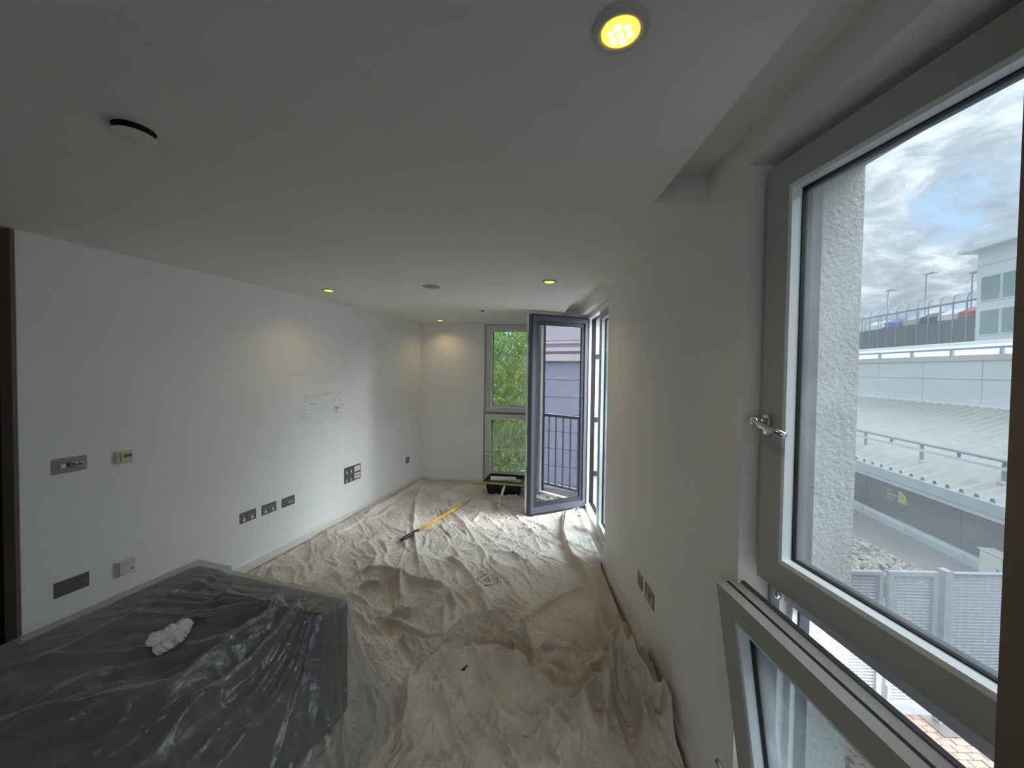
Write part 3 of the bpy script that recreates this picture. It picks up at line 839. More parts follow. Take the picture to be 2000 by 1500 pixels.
FOLDS_NEAR = [
    ([(420, 885), (480, 850), (600, 790), (690, 785), (760, 830)], .055, .06, .03),
    ([(760, 830), (800, 900), (850, 1000)], .060, .03, .06),
    ([(690, 800), (665, 860), (660, 930)], .030, .05, .02),
    ([(420, 900), (560, 915), (690, 945), (770, 962)], .035, .05, .014),
    ([(850, 1005), (930, 960), (1080, 925), (1190, 1000)], .045, .05, .04),
    ([(1190, 1010), (1280, 985), (1310, 1010), (1280, 1060), (1240, 1150), (1215, 1250)], .090, .05, .06),
    ([(1195, 1060), (1130, 1125), (1085, 1165)], .045, .05, .06),
    ([(600, 960), (800, 1060), (960, 1130), (1060, 1150)], .034, .07, .03),
    ([(860, 1010), (960, 1040), (1060, 1085)], .035, .05, .03),
    ([(470, 960), (620, 1010), (760, 1080), (900, 1190), (1060, 1300), (1110, 1420), (1130, 1500)], .050, .09, .05),
    ([(280, 1090), (350, 1010), (440, 930)], .028, .03, .03),
    ([(280, 1130), (400, 1130), (450, 1200), (500, 1280)], .020, .05, .03),
    ([(340, 1280), (400, 1380), (430, 1450)], .016, .04, .04),
    ([(1240, 1130), (1220, 1300), (1200, 1470)], .055, .03, .05),
    ([(1290, 1060), (1300, 1200), (1380, 1350), (1400, 1500)], .090, .07, .03),
    ([(1310, 1130), (1420, 1290), (1480, 1290), (1520, 1400)], .085, .05, .03),
    ([(1400, 1020), (1470, 1150), (1540, 1310), (1600, 1460)], .090, .03, .05),
    ([(1230, 1330), (1160, 1230), (1110, 1300), (1090, 1420)], .075, .05, .04),
    ([(230, 1350), (280, 1480)], .035, .03, .03),
    ([(250, 1080), (240, 1200), (260, 1330)], .030, .03, .04),
    ([(900, 1050), (1000, 1180), (1060, 1260)], .030, .05, .03),
    ([(540, 1100), (640, 1200), (760, 1350), (800, 1480)], .012, .06, .08),
    ([(700, 1050), (820, 1180), (960, 1340), (1000, 1480)], .018, .08, .05),
    ([(200, 900), (300, 900), (400, 890)], .035, .03, .03),
]
FOLDS = [(cpx(a), b * 1.7, c * .8, d * .8) for a, b, c, d in FOLDS]
FOLDS_NEAR = [(cpx(a), b * (1.9 if a[0][0] > 1180 else 1.35), c * .75, d * .75) for a, b, c, d in FOLDS_NEAR]
def fine(x, y):
    # long soft wrinkles lying across the room, crisp small ones between them
    a = x * .82 + y * .57; b = -x * .57 + y * .82
    w = pnoise(a * 6, b * 2.2, 1)
    def rdg(n, k=2.4): return np.maximum(1 - np.abs(n) * k, -.4)
    m = .35 + .9 * np.clip(pnoise(x * 1.7 + 5, y * 1.5, 11) + .45, 0, 1)
    h = .020 * m * rdg(pnoise(a * 6.5 + w, b * 1.9 + 3, 2), 3.2) ** 2
    h += .011 * m * rdg(pnoise(a * 12 + 2 * w, b * 4.5, 3), 3.0)
    h += .008 * pnoise(x * 4, y * 4, 4)
    h += .0045 * rdg(pnoise(x * 24 + w, y * 19, 5), 2.6)
    h += .0022 * pnoise(x * 55, y * 50, 6)
    return h
def by_y(P): P = np.array(P); return P[np.argsort(P[:, 1])]
FLAP_R = by_y(cpx([(1010, 245), (992, 380), (1030, 480), (1090, 560), (1138, 660), (1150, 760), (1180, 850), (1212, 980), (1260, 1300)]))
FLAP_L = by_y(cpx([(-150, 390), (10, 305), (110, 245), (250, 150), (318, 100)]))
def height_far(x, y):
    h = .016 + fine(x, y)
    for p, a, l, r in FOLDS: h = h + ridge(x, y, p, a, l, r)
    # a flap laid double along the right wall, and the hem folded in along the left one
    px_ = np.interp(y, FLAP_R[:, 1], FLAP_R[:, 0]); h = h + .030 * np.clip((x - px_) / .014, 0, 1) * np.clip((FLAP_R[-1, 1] - y) / .1, 0, 1)
    px_ = np.interp(y, FLAP_L[:, 1], FLAP_L[:, 0]); h = h + .020 * np.clip((px_ - x) / .012, 0, 1) * np.clip((y - FLAP_L[0, 1]) / .15, 0, 1)
    return np.maximum(h, .006)
KNOT = cpx([(1290, 1010)])[0]
def height_near(x, y):
    h = .034 + fine(x + 3.1, y + 1.7) * 1.7
    for p, a, l, r in FOLDS_NEAR: h = h + ridge(x, y, p, a, l, r)
    # cloth gathered to a knot by the skirting fans out towards the camera
    kx, ky = KNOT; r = np.hypot(x - kx, y - ky); th = np.arctan2(x - kx, ky - y)
    f = np.clip(r / .10, 0, 1) * np.exp(-(r / .62) ** 2) * np.clip((ky + .04 - y) / .08, 0, 1)
    h = h + .055 * f * np.maximum(1 - np.abs(pnoise(th * 3.3 + 1.3, r * .7, 31)) * 3.0, -.3) + .045 * np.exp(-(r / .10) ** 2)
    return np.maximum(h, .02)
TOPLINE = cpx([(-250, 930), (-60, 880), (110, 850), (250, 880), (340, 893), (415, 872), (480, 835), (600, 775), (700, 772), (775, 815), (815, 890), (850, 985), (930, 945), (1080, 912), (1180, 985), (1285, 968), (1330, 985), (1400, 995)])
TOPLINE = np.array(TOPLINE); TOPLINE = TOPLINE[np.argsort(TOPLINE[:, 0])]
def topy(x): return np.interp(x, TOPLINE[:, 0], TOPLINE[:, 1])
def leftx(y): return LW0[0] + y * math.tan(LANG) + .035
def fary(x): return FW0[1] - .1797 * x - .022

# far sheet
nu, nv = 420, 560
U, V = np.meshgrid(np.linspace(0, 1, nu), np.linspace(0, 1, nv))
Y = 1.35 + V * 4.7
X = leftx(Y) + U * (.728 - leftx(Y))
Y = 1.35 + V * (fary(X) - 1.35)
X = leftx(Y) + U * (.728 + np.where((Y > 3.36) & (Y < 4.8), .035, 0) * np.clip((Y - 3.36) / .1, 0, 1) * np.clip((4.8 - Y) / .1, 0, 1) - leftx(Y))
Z = height_far(X, Y)
under = np.clip((topy(X) - .03 - Y) / .05, 0, 1)
Z = Z * (1 - under) + .008 * under
edge = np.clip(np.minimum(U, 1 - U) * 60, 0, 1)
Z = Z * (.3 + .7 * edge)
sheet_far = mobj('dust_sheet', grid_mesh('dust_sheet', X, Y, Z), 'canvas')
tag(sheet_far, 'wrinkled beige canvas dust sheet spread over the far half of the floor', 'dust sheet')
# near sheet, its upper border bunched over the far one
nu, nv = 460, 420
U, V = np.meshgrid(np.linspace(0, 1, nu), np.linspace(0, 1, nv) ** 1.15)
X = -1.62 + U * (.724 + 1.62)
X = X + (pnoise(V * 9, U * 2, 8) * .012)
X = np.minimum(X, .733)
Y = topy(X) + pnoise(X * 9, X * 0 + .5, 9) * .012 - V * (topy(X) - .85)
Z = height_near(X, Y)
lip = np.clip(V / .03, 0, 1)
Z = .016 + (Z - .016) * np.sqrt(lip)
Z = np.maximum(Z, .015)
sheet_near = mobj('dust_sheet', grid_mesh('dust_sheet', X, Y, Z), 'canvas')
tag(sheet_near, 'darker rumpled canvas dust sheet bunched in the foreground against the right skirting', 'dust sheet')

def conform(name, m, polys, hf, parent, lift=.0022, kind=None):
    """small flat marks laid on the cloth"""
    k = MB()
    for P in polys:
        P = np.array(P); z = hf(P[:, 0], P[:, 1]) + lift
        c = P.mean(0); zc = float(hf(np.array([c[0]]), np.array([c[1]]))[0]) + lift
        vs = [(p[0], p[1], zz) for p, zz in zip(P, z)] + [(c[0], c[1], zc)]
        n = len(P); k.add(vs, [(i, (i + 1) % n, n) for i in range(n)])
    o = k.build(name, m, parent)
    if kind: o['kind'] = kind
    return o
def ribbon(name, m, path, w, hf, parent, lift=.003):
    P = np.array(path); T = np.gradient(P, axis=0); T /= np.linalg.norm(T, axis=1)[:, None] + 1e-9
    Nn = np.stack([-T[:, 1], T[:, 0]], 1); A = P + Nn * w / 2; B = P - Nn * w / 2
    za = hf(A[:, 0], A[:, 1]) + lift; zb = hf(B[:, 0], B[:, 1]) + lift
    n = len(P)
    vs = [(*a, z) for a, z in zip(A, za)] + [(*b, z) for b, z in zip(B, zb)]
    return MB().add(vs, [(i, i + 1, n + i + 1, n + i) for i in range(n - 1)]).build(name, m, parent)
c = atz(952, 1138, .02); rx = abs(atz(972, 1138, .02)[0] - c[0]); ry = abs(atz(952, 1128, .02)[1] - c[1])
ang = np.linspace(0, 2 * np.pi, 60)
ribbon('marker_circle', 'marker', np.stack([c[0] + rx * np.cos(ang), c[1] + ry * np.sin(ang)], 1), .006, height_far, sheet_far)
def seg(a, b, n=10): return np.linspace(a, b, n)
ribbon('marker_letter', 'marker', np.vstack([seg((c[0] - .028, c[1] - .03), (c[0], c[1] + .035)), seg((c[0] + .002, c[1] + .035), (c[0] + .026, c[1] - .03)), ]), .005, height_far, sheet_far)
ribbon('marker_letter', 'marker', seg((c[0] - .016, c[1] - .008), (c[0] + .016, c[1] - .008)), .005, height_far, sheet_far)
rg = random.Random(11)
def blob(cx, cy, r, n=9, el=1.0, rot=0.0):
    out = []
    for i in range(n):
        a = i * 2 * math.pi / n; q = r * (.65 + .5 * rg.random())
        x, y = q * math.cos(a), q * el * math.sin(a)
        out.append((cx + x * math.cos(rot) - y * math.sin(rot), cy + x * math.sin(rot) + y * math.cos(rot)))
    return out
p = atz(906, 1320, .04)
conform('paint_blot', 'blue_black_paint', [blob(p[0], p[1], .018, 11, .7), blob(p[0] + .016, p[1] + .012, .008)], height_near, sheet_near)
p = atz(1025, 1441, .04)
conform('paint_spot', 'marker', [blob(p[0], p[1], .007), blob(p[0] + .012, p[1] - .006, .004)], height_near, sheet_near)
fl_ = []
for k in range(90):
    px, py = rg.gauss(1000, 26), rg.gauss(1036, 24)
    if k > 60: px, py = rg.gauss(1045, 22), rg.gauss(1037, 9)
    q = atz(px, py, .02); 
    fl_.append(blob(q[0], q[1], .004 + .011 * rg.random(), 7, .35 + .3 * rg.random(), .3 + rg.gauss(0, .4)))
for px, py in ((924, 1014), (933, 1018), (878, 984), (1053, 1116), (992, 978), (822, 1028), (1005, 1127)):
    q = atz(px, py, .02); fl_.append(blob(q[0], q[1], .010, 7, .7))
conform('paint_flecks', 'fleck', fl_, height_far, sheet_far, kind='stuff')

# ------------------------------------------------------------------ covered sofa
SROT = LROT - math.pi / 2            # local x away from the wall, local y along it
A_ = np.array([-1.727, 2.064])       # top far corner of the backrest
sx_ = np.array([math.cos(SROT), math.sin(SROT)]); sy_ = np.array([-math.sin(SROT), math.cos(SROT)])
def to_local(P): d = np.asarray(P)[:2] - A_; return np.array([d @ sx_, d @ sy_])
def so(x, y): return A_ + sx_ * x + sy_ * y
SL, SD = 2.15, .985                  # length, depth
sofa = thing('sofa', 'dark charcoal sofa under clear polythene at lower left', 'sofa', (A_[0], A_[1], .035), SROT)
def soft(name, x0, x1, y0, y1, z0, z1, bev, m='sofa_fabric'):
    k = MB(); k.bx(x0, x1, y0, y1, z0 - .035, z1 - .035, bev); return shade_auto(k.build(name, m, sofa))
soft('base', .03, SD - .03, -SL + .05, -.03, .09, .27, .03)
soft('backrest', .0, .24, -SL, -.01, .10, .665, .05)
soft('arm', .20, SD, -.17, 0.0, .10, .645, .04)
soft('arm', .20, SD, -SL, -SL + .17, .10, .645, .04)
for i in range(2):
    y1 = -.175 - i * (SL - .35) / 2
    soft('seat_cushion', .24, SD - .01, y1 - (SL - .35) / 2 + .006, y1 - .004, .27, .43, .045)
    soft('back_cushion', .235, .40, y1 - (SL - .35) / 2 + .02, y1 - .02, .43, .62, .06)
for x, y in ((.08, -.08), (SD - .08, -.08), (.08, -SL + .08), (SD - .08, -SL + .08)):
    k = MB(); k.bx(x - .03, x + .03, y - .03, y + .03, 0, .06, .004); k.build('leg', 'dark_wood', sofa)

# polythene: a membrane pulled over the sofa (obstacle problem), then creased
U1, V1 = 1.20, .20                                  # hem lines in front of and beyond the sofa
def membrane(nx, ny, Z0=None, its=600):
    xs = np.linspace(-.60, U1, nx); ys = np.linspace(-SL - .22, V1, ny)
    GX, GY = np.meshgrid(xs, ys); OB = np.full(GX.shape, .036)
    def put(x0, x1, y0, y1, z):
        k = (GX >= x0) & (GX <= x1) & (GY >= y0) & (GY <= y1); OB[k] = np.maximum(OB[k], z)
    put(.0, .24, -SL, 0, .676); put(.2, SD, -.17, 0, .655); put(.2, SD, -SL, -SL + .17, .655); put(.2, SD, -SL, 0, .445); put(.2, .42, -SL, 0, .63)
    if Z0 is None: Z = OB.copy()
    else:
        fx = np.linspace(0, Z0.shape[1] - 1.001, nx); fy = np.linspace(0, Z0.shape[0] - 1.001, ny)
        ix = fx.astype(int); iy = fy.astype(int); tx = fx - ix; ty = (fy - iy)[:, None]
        top = Z0[iy][:, ix] * (1 - tx) + Z0[iy][:, ix + 1] * tx; bot = Z0[iy + 1][:, ix] * (1 - tx) + Z0[iy + 1][:, ix + 1] * tx
        Z = np.maximum(top * (1 - ty) + bot * ty, OB)
    dx2 = (xs[1] - xs[0]) ** 2; dy2 = (ys[1] - ys[0]) ** 2
    Z[0, :] = Z[-1, :] = .036; Z[:, 0] = Z[:, -1] = .036
    cr = np.hypot(np.maximum(GX - U1 + .16, 0), np.maximum(GY - V1 + .16, 0)) > .16
    for it in range(its):
        a = ((Z[1:-1, 2:] + Z[1:-1, :-2]) * dy2 + (Z[2:, 1:-1] + Z[:-2, 1:-1]) * dx2) / (2 * (dx2 + dy2))
        Z[1:-1, 1:-1] = np.maximum(a - .00002, OB[1:-1, 1:-1])
        Z[cr] = .036
    return xs, ys, GX, GY, OB, Z
_, _, _, _, _, Z = membrane(46, 62, None, 900)
_, _, _, _, _, Z = membrane(110, 150, Z, 400)
xs, ys, GX, GY, OB, Z = membrane(300, 400, Z, 60)
nx, ny = 300, 400
ZM = Z
from_b = (GX - SD + .10, GY + .03)
r_b = np.hypot(*from_b); th_b = np.arctan2(from_b[1], from_b[0])
fade = np.clip(r_b / .12, 0, 1) * np.exp(-r_b * .55)
Z = ZM + .020 * fade * (1 - np.abs(pnoise(th_b * 7.5, r_b * .9, 21)) * 3.2) + .009 * fade * (1 - np.abs(pnoise(th_b * 19, r_b * 1.6, 22)) * 2.6)
from_a = (GX - .12, GY + .05); r_a = np.hypot(*from_a); th_a = np.arctan2(from_a[1], from_a[0])
Z += .010 * np.clip(r_a / .15, 0, 1) * np.exp(-r_a * .8) * (1 - np.abs(pnoise(th_a * 8, r_a, 23)) * 2.4)
Z += .006 * pnoise(GX * 5, GY * 9, 24) + .005 * (1 - 2.6 * np.abs(pnoise(GX * 9 + pnoise(GX * 4, GY * 4, 26), GY * 12, 25)))
WXg = A_[0] + GX * sx_[0] + GY * sy_[0]; WYg = A_[1] + GX * sx_[1] + GY * sy_[1]
def on_film(px, py):
    """where the line of sight through a photo point meets the membrane, in sofa coordinates"""
    d = ray(px, py)
    for t in np.linspace(.9, 3.6, 1400):
        P = np.array([0, 0, EYE]) + d * t
        l = to_local(P); i = (l[0] - xs[0]) / (xs[1] - xs[0]); j = (l[1] - ys[0]) / (ys[1] - ys[0])
        if 0 <= i < nx - 1 and 0 <= j < ny - 1 and P[2] <= ZM[int(j), int(i)]: return (l[0], l[1])
    l = to_local(atz(px, py, .3)); return (l[0], l[1])
CREASES = [
    ([(629, 1148), (531, 1224), (442, 1284), (374, 1343), (331, 1369), (212, 1390), (0, 1420)], .065, .05, .035),
    ([(616, 1173), (552, 1254), (425, 1364), (374, 1411), (297, 1496)], .055, .03, .05),
    ([(600, 1170), (500, 1275), (390, 1375)], -.05, .03, .03),
    ([(640, 1150), (620, 1250), (600, 1340), (585, 1480)], .022, .02, .03),
    ([(646, 1150), (650, 1240), (640, 1330), (640, 1480)], .020, .02, .02),
    ([(655, 1150), (690, 1185), (712, 1215)], .016, .015, .02),
    ([(520, 1120), (430, 1205), (380, 1240)], .018, .03, .02),
    ([(600, 1140), (520, 1165), (440, 1205)], .016, .02, .02),
    ([(400, 1100), (300, 1160), (180, 1250), (60, 1300)], .014, .03, .02),
    ([(470, 1265), (330, 1270), (120, 1290), (0, 1310)], .016, .03, .03),
    ([(420, 1240), (300, 1240), (150, 1280)], .010, .02, .02),
    ([(270, 1350), (150, 1360), (0, 1375)], .014, .03, .03),
    ([(480, 1430), (430, 1460), (400, 1500)], .016, .02, .02),
]
tight = np.clip((ZM - OB) / .05, 0, 1); tight = np.where(OB > .5, .35 + .65 * tight, 1.0)
tight *= .22 + .78 * np.minimum(np.clip((GX - .02) / .14, 0, 1), np.maximum(np.clip((-.04 - GY) / .10, 0, 1), np.clip((.58 - ZM) / .1, 0, 1)))
Z = ZM + (Z - ZM) * tight
for P, a, l, r in CREASES: Z = Z + tight * ridge(GX, GY, [on_film(*q) for q in P], a, l, r, .2)
Z = np.maximum(Z, np.where(OB > .1, OB, .036))
# lower hem gathered on the floor
XL, YL = GX.copy(), GY.copy()
film = mobj('polythene_cover', grid_mesh('polythene_cover', XL, YL, Z), 'polythene')
film.location = (A_[0], A_[1], 0); film.rotation_euler.z = SROT
tag(film, 'clear crumpled polythene sheet draped over the dark sofa', 'plastic sheet')

# crumpled white cloth lying on the polythene
def crumple(name, r, seed, m):
    b = bmesh.new(); bmesh.ops.create_icosphere(b, subdivisions=6, radius=1)
    P = np.array([v.co[:] for v in b.verts]); rnd = np.random.RandomState(seed)
    d = np.zeros(len(P))
    for k in range(11):                     # rolled-up lobes pressing against each other
        c = rnd.randn(3); c[2] = abs(c[2]) * .8; c /= np.linalg.norm(c)
        ang = np.arccos(np.clip(P @ c, -1, 1))
        d = np.maximum(d, (.25 + .40 * rnd.rand()) * np.sqrt(np.clip(1 - (ang / (.34 + .26 * rnd.rand())) ** 2, 0, 1)))
    a = np.arctan2(P[:, 1], P[:, 0])
    n = pnoise(P[:, 0] * 3.4 + P[:, 2] * 1.5, P[:, 1] * 3.4 - P[:, 2], seed)
    n2 = pnoise(P[:, 0] * 8 + P[:, 2] * 5, P[:, 1] * 8 - P[:, 2] * 4, seed + 1)
    q = (.58 + d + .26 * (1 - np.abs(n) * 3.2) + .07 * (1 - np.abs(n2) * 3))[:, None] * P * np.array([r, r * .85, r * .85])
    q[:, 2] = np.maximum(q[:, 2], -r * .35)
    for v, c in zip(b.verts, q): v.co = c
    me = bpy.data.meshes.new(name); b.to_mesh(me); b.free()
    return mobj(name, me, m, None, True)
cl = crumple('crumpled_cloth', .056, 12, 'tissue')
l = on_film(336, 1262); w = so(*l)
iz = ZM[int((l[1] - ys[0]) / (ys[1] - ys[0])), int((l[0] - xs[0]) / (xs[1] - xs[0]))]
cl.location = (w[0], w[1], iz + .034); cl.rotation_euler = (R_(10), R_(-12), 1.0)
tag(cl, 'crumpled white cloth lying on the polythene over the sofa', 'cloth')

# ------------------------------------------------------------------ decorating tools
# paint scuttle by the far window
pc = atz(987, 969, .03)
tr_ = thing('paint_scuttle', 'black paint scuttle with a yellow-stained band by the far window', 'paint tray', (pc[0] - .005, pc[1] + .17, .035), FROT)
def tub(w0, d0, w1, d1, z0, z1, th):
    vs = []; 
    for w, d, z in ((w0, d0, z0), (w1, d1, z1), (w1 - th, d1 - th, z1), (w0 - th, d0 - th, z0 + th)):
        vs += [(-w / 2, -d / 2, z), (w / 2, -d / 2, z), (w / 2, d / 2, z), (-w / 2, d / 2, z)]
    fs = [(3, 2, 1, 0), (12, 13, 14, 15)]
    for a in (0, 4, 8):
        for i in range(4): fs.append((a + i, a + (i + 1) % 4, a + 4 + (i + 1) % 4, a + 4 + i))
    return vs, fs
v_, f_ = tub(.43, .28, .50, .35, 0, .19, .012)
k = MB().add(v_, f_); bmesh.ops.bevel(k.bm, geom=k.bm.edges[:], offset=.006, segments=2, affect='EDGES'); k.build('tub', 'scuttle_black', tr_)
k = MB(); 
for sgn in (-1, 1):
    k.bx(-.262, .262, sgn * .181 - .010, sgn * .181 + .010, .178, .196, .004); k.bx(sgn * .256 - .010, sgn * .256 + .010, -.19, .19, .178, .196, .004)
k.build('rim', 'scuttle_rim', tr_)
k = MB(); k.bx(-.262, .262, -.196, -.184, .150, .178, .003); k.bx(-.27, -.248, -.19, .0, .150, .180, .003); k.bx(.248, .27, -.19, .0, .150, .178, .003)
k.build('paint_band', 'yellow_paint', tr_)
k = MB(); k.add([(-.21, -.12, .07), (.21, -.12, .07), (.21, .13, .15), (-.21, .13, .15)], [(0, 1, 2, 3)]); k.build('ribbed_slope', 'paint_spatter', tr_)

# roller resting across the scuttle, its handle down on the sheet
rl = thing('paint_roller', 'paint roller with white sleeve laid across the black scuttle', 'paint roller', (0, 0, 0))
hf0 = atz(971, 994, .055); h1 = aty(985, 955, hf0[1] + .30); h2 = aty(987, 944, pc[1] - .035)
sl0 = aty(958, 934, pc[1] + .035); sl1 = aty(1008, 936, pc[1] + .035)
ax = Vector(sl1 - sl0); ax.normalize()
k = MB(); k.tube([Vector(sl0) - ax * .0, Vector(sl0) + ax * .004, Vector(sl1) - ax * .004, Vector(sl1)], [.026, .030, .030, .026], 20); k.build('sleeve', 'roller_nap', rl, True)
k = MB(); k.tube([Vector(sl0) - ax * .015, Vector(sl0) - ax * .003], .024, 16); k.build('end_cap', 'scuttle_black', rl, True)
k = MB(); mid = Vector(h2)
k.tube([Vector(sl1) + ax * .0, Vector(sl1) + ax * .022, Vector(sl1) + ax * .028 + Vector((0, -.03, .002)), mid + Vector((.06, .03, .008)), mid + Vector((.008, .012, .004)), mid, mid + (Vector(hf0) - mid) * .18], .0052, 10); k.build('wire_frame', 'paint_spatter', rl, True)
d_ = Vector(hf0) - mid
k = MB(); k.tube([mid + d_ * t_ for t_ in (.10, .16, .30, .48, .56)], [.009, .014, .017, .016, .013], 14); k.build('ferrule', 'roller_nap', rl, True)
k = MB(); k.tube([mid + d_ * t_ for t_ in (.50, .58, .72, .88, .97, 1.0)], [.013, .016, .0175, .018, .016, .010], 14); k.build('grip', 'paint_spatter', rl, True)

# yellow extension pole on the sheet
a = Vector(atz(783, 1055, .058)); b = Vector(atz(918, 977, .058)); d_ = b - a
pl = thing('extension_pole', 'yellow extension pole with a black grip lying on the sheet', 'pole', (a.x, a.y, 0))
def seg_on(t0, t1, rs, name, m):
    n = len(rs); k = MB(); k.tube([a + d_ * (t0 + (t1 - t0) * i / (n - 1)) - Vector((a.x, a.y, 0)) for i in range(n)], rs, 14); return k.build(name, m, pl, True)
seg_on(0, .20, [.012, .019, .019, .018, .018, .016], 'grip', 'pole_grip')
seg_on(.19, .62, [.0135, .0135], 'shaft', 'pole_yellow')
seg_on(.60, .79, [.0165, .0165, .015], 'collar', 'pole_yellow')
seg_on(.78, .86, [.013, .013], 'sleeve', 'yellow_paint')
seg_on(.85, .97, [.0155, .0165, .015, .014], 'tip', 'pole_metal')
seg_on(.965, 1.0, [.007, .007], 'thread', 'pole_grip')

# ------------------------------------------------------------------ outside: yard, fence, gates
GZ = -3.7
yard = tag(MB().bx(-40, 60, -40, 70, GZ - .2, GZ).build('ground', 'tarmac'), 'grey tarmac yard and walkway below the windows', 'ground', kind='structure')
pv = thing('paved_strip', 'strip of tan block paving in front of the louvred gates', 'paving', (4.6, 4.4, GZ), 0, kind='structure')
k = MB(); k.bx(-.02, 3.4, -.02, 1.80, 0, .012); k.build('bedding', 'grout', pv)
pmesh = None
for j in range(17):
    for i in range(16):
        if pmesh is None:
            k = MB(); k.box((0, 0, .03), (.196, .097, .04), None, .005, 1); o = k.build('paver', 'paver', pv); pmesh = o.data
        else: o = mobj('paver', pmesh, None, pv)
        o.location = (.1 + i * .204 + (.1 if j % 2 else 0), .05 + j * .104, random.uniform(-.004, .004))
FY = 6.054
def louvre_panel(name, label, x0, x1, z0, z1, frame_w, posts=True, cat='fence', group=None, brace=False):
    t = thing(name, label, cat, (x0, FY, GZ), 0, group)
    w = x1 - x0
    if frame_w:
        k = MB(); k.ring_frame(0, w, z0, z1, frame_w, -.03, .03, frame_w * .9, frame_w * (2.2 if brace else 1)); k.build('frame', 'galvanised', t)
    k = MB(); z = z0 + frame_w * (2.2 if brace else 1) + .02
    while z < z1 - frame_w * .9 - .01:
        q0, q1 = (-.016, z), (.016, z + .020)
        k.add([(x_, y_, z_ + e_) for e_ in (0, .005) for (x_, (y_, z_)) in ((frame_w, q0), (w - frame_w, q0), (w - frame_w, q1), (frame_w, q1))],
              [(0, 1, 2, 3), (7, 6, 5, 4), (0, 4, 5, 1), (3, 2, 6, 7), (0, 3, 7, 4), (1, 5, 6, 2)])
        z += .050
    tag(k.build('louvre_slats', 'louvre_steel', t), kind='stuff')
    rod = None; x = .14
    while x < w - .05:
        if rod is None:
            k = MB(); k.bx(-.002, .002, -.022, -.018, z0 + frame_w, z1 - frame_w); o = k.build('tie_rod', 'galvanised', t); rod = o.data
        else: o = mobj('tie_rod', rod, None, t)
        o.location = (x, 0, 0); x += .13
    return t
g1 = louvre_panel('louvred_gate', 'left louvred steel gate leaf half behind the rendered wall', 4.78, 5.655, .16, 2.385, .06, cat='gate', group='louvred gate leaves', brace=True)
g2 = louvre_panel('louvred_gate', 'right louvred steel gate leaf beside the square post', 5.74, 6.49, .16, 2.39, .075, cat='gate', group='louvred gate leaves', brace=True)
k = MB(); k.bx(.80, .845, -.09, -.03, 1.02, 1.10, .004); k.tube([(.82, -.09, 1.06), (.82, -.12, 1.06), (.72, -.12, 1.06)], .012, 8); k.build('latch', 'galvanised', g1)
k = MB(); k.bx(.005, .045, -.06, -.03, .14, .62, .004); k.build('drop_bolt', 'galvanised', g2)
gp = thing('gate_post', 'square galvanised post between the gate and the louvred fence', 'post', (6.60, FY - .01, GZ))
k = MB(); k.bx(-.055, .055, -.06, .06, .05, 2.42, .005); k.build('shaft', 'galvanised', gp)
k = MB(); k.bx(-.06, .06, -.065, .065, 2.42, 2.432, .003); k.build('cap', 'galvanised', gp)
k = MB(); k.bx(-.22, .16, -.28, .10, .048, .062, .003); k.build('foot_plate', 'dark_steel', gp)
louvre_panel('louvred_fence', 'long louvred steel fence panel right of the square post', 6.665, 9.2, .10, 2.385, .012)

# stone bank with a thin handrail behind the gates
bank = thing('stone_bank', 'bank of loose tan stones behind the louvred gate', 'stones', (10.0, 11.2, GZ))
k = MB(); rs = random.Random(3)
ico = bmesh.new(); bmesh.ops.create_icosphere(ico, subdivisions=1, radius=1); iv = [v.co.copy() for v in ico.verts]; ifc = [tuple(v.index for v in f.verts) for f in ico.faces]; ico.free()
for n in range(1100):
    x = rs.uniform(-2.4, 1.05); y = rs.uniform(-1.7, 2.6)
    zt = .05 + max(0, .5 - x * .35) * .5
    s_ = rs.uniform(.045, .085); e = Matrix.Rotation(rs.random() * 6, 3, 'Z') @ Matrix.Rotation(rs.random() * 6, 3, 'X')
    k.add([tuple(e @ Vector((v.x * s_ * 1.3, v.y * s_, v.z * s_ * .7)) + Vector((x, y, zt))) for v in iv], ifc)
tag(k.build('stones', 'stone', bank), kind='stuff')
k = MB(); k.prism([(-2.4, 0), (1.1, 0), (1.1, .02), (-2.4, .65)], -1.7, 2.6, 'y'); k.build('soil', 'grout', bank)
hr = thing('handrail', 'thin galvanised handrail along the stone bank', 'railing', (0, 0, 0))
p0, p1 = atz(1652, 1047, GZ + .35), atz(1701, 1073, GZ + .35)
k = MB(); k.tube([p0 + (p0 - p1) * .6, p0, p1], .022, 8); k.build('rail', 'galvanised', hr)
q = atz(1682, 1110, GZ + .02); q2 = p0 + (p1 - p0) * .62
k = MB(); k.tube([(q2[0], q2[1], GZ), (q2[0], q2[1], GZ + .34)], .016, 8); k.build('post', 'galvanised', hr)

# ------------------------------------------------------------------ shop building across the walkway
SA = np.array([13.72, 16.40]); SDIR = np.array([-.139, -.99]); SDIR /= np.hypot(*SDIR)
SHROT = math.atan2(SDIR[1], SDIR[0])         # local x towards the camera side, local y away from us
shop = thing('shop_building', 'long shop building with dark glass front and ribbed metal roof across the walkway', 'building', (SA[0], SA[1], GZ), SHROT)
SX0, SX1 = -14.0, 8.5
zoff = -GZ
eave = -1.66 + zoff; gl1 = -2.20 + zoff; gl0 = -3.40 + zoff
gm = None
for i in range(12):
    if gm is None:
        k = MB(); k.bx(.012, 1.858, .05, .08, gl0, gl1); o = k.build('glass_panel', 'shop_glass', shop); gm = o.data
    else: o = mobj('glass_panel', gm, None, shop)
    o.location = (SX0 + i * 1.88, 0, 0)
    if i: 
        k = MB(); k.bx(SX0 + i * 1.88 - .012, SX0 + i * 1.88 + .012, .03, .06, gl0, gl1); k.build('mullion', 'gasket', shop)
k = MB(); k.bx(SX0, SX1, .08, .3, 0, gl1); k.build('wall', 'hall_dark', shop)
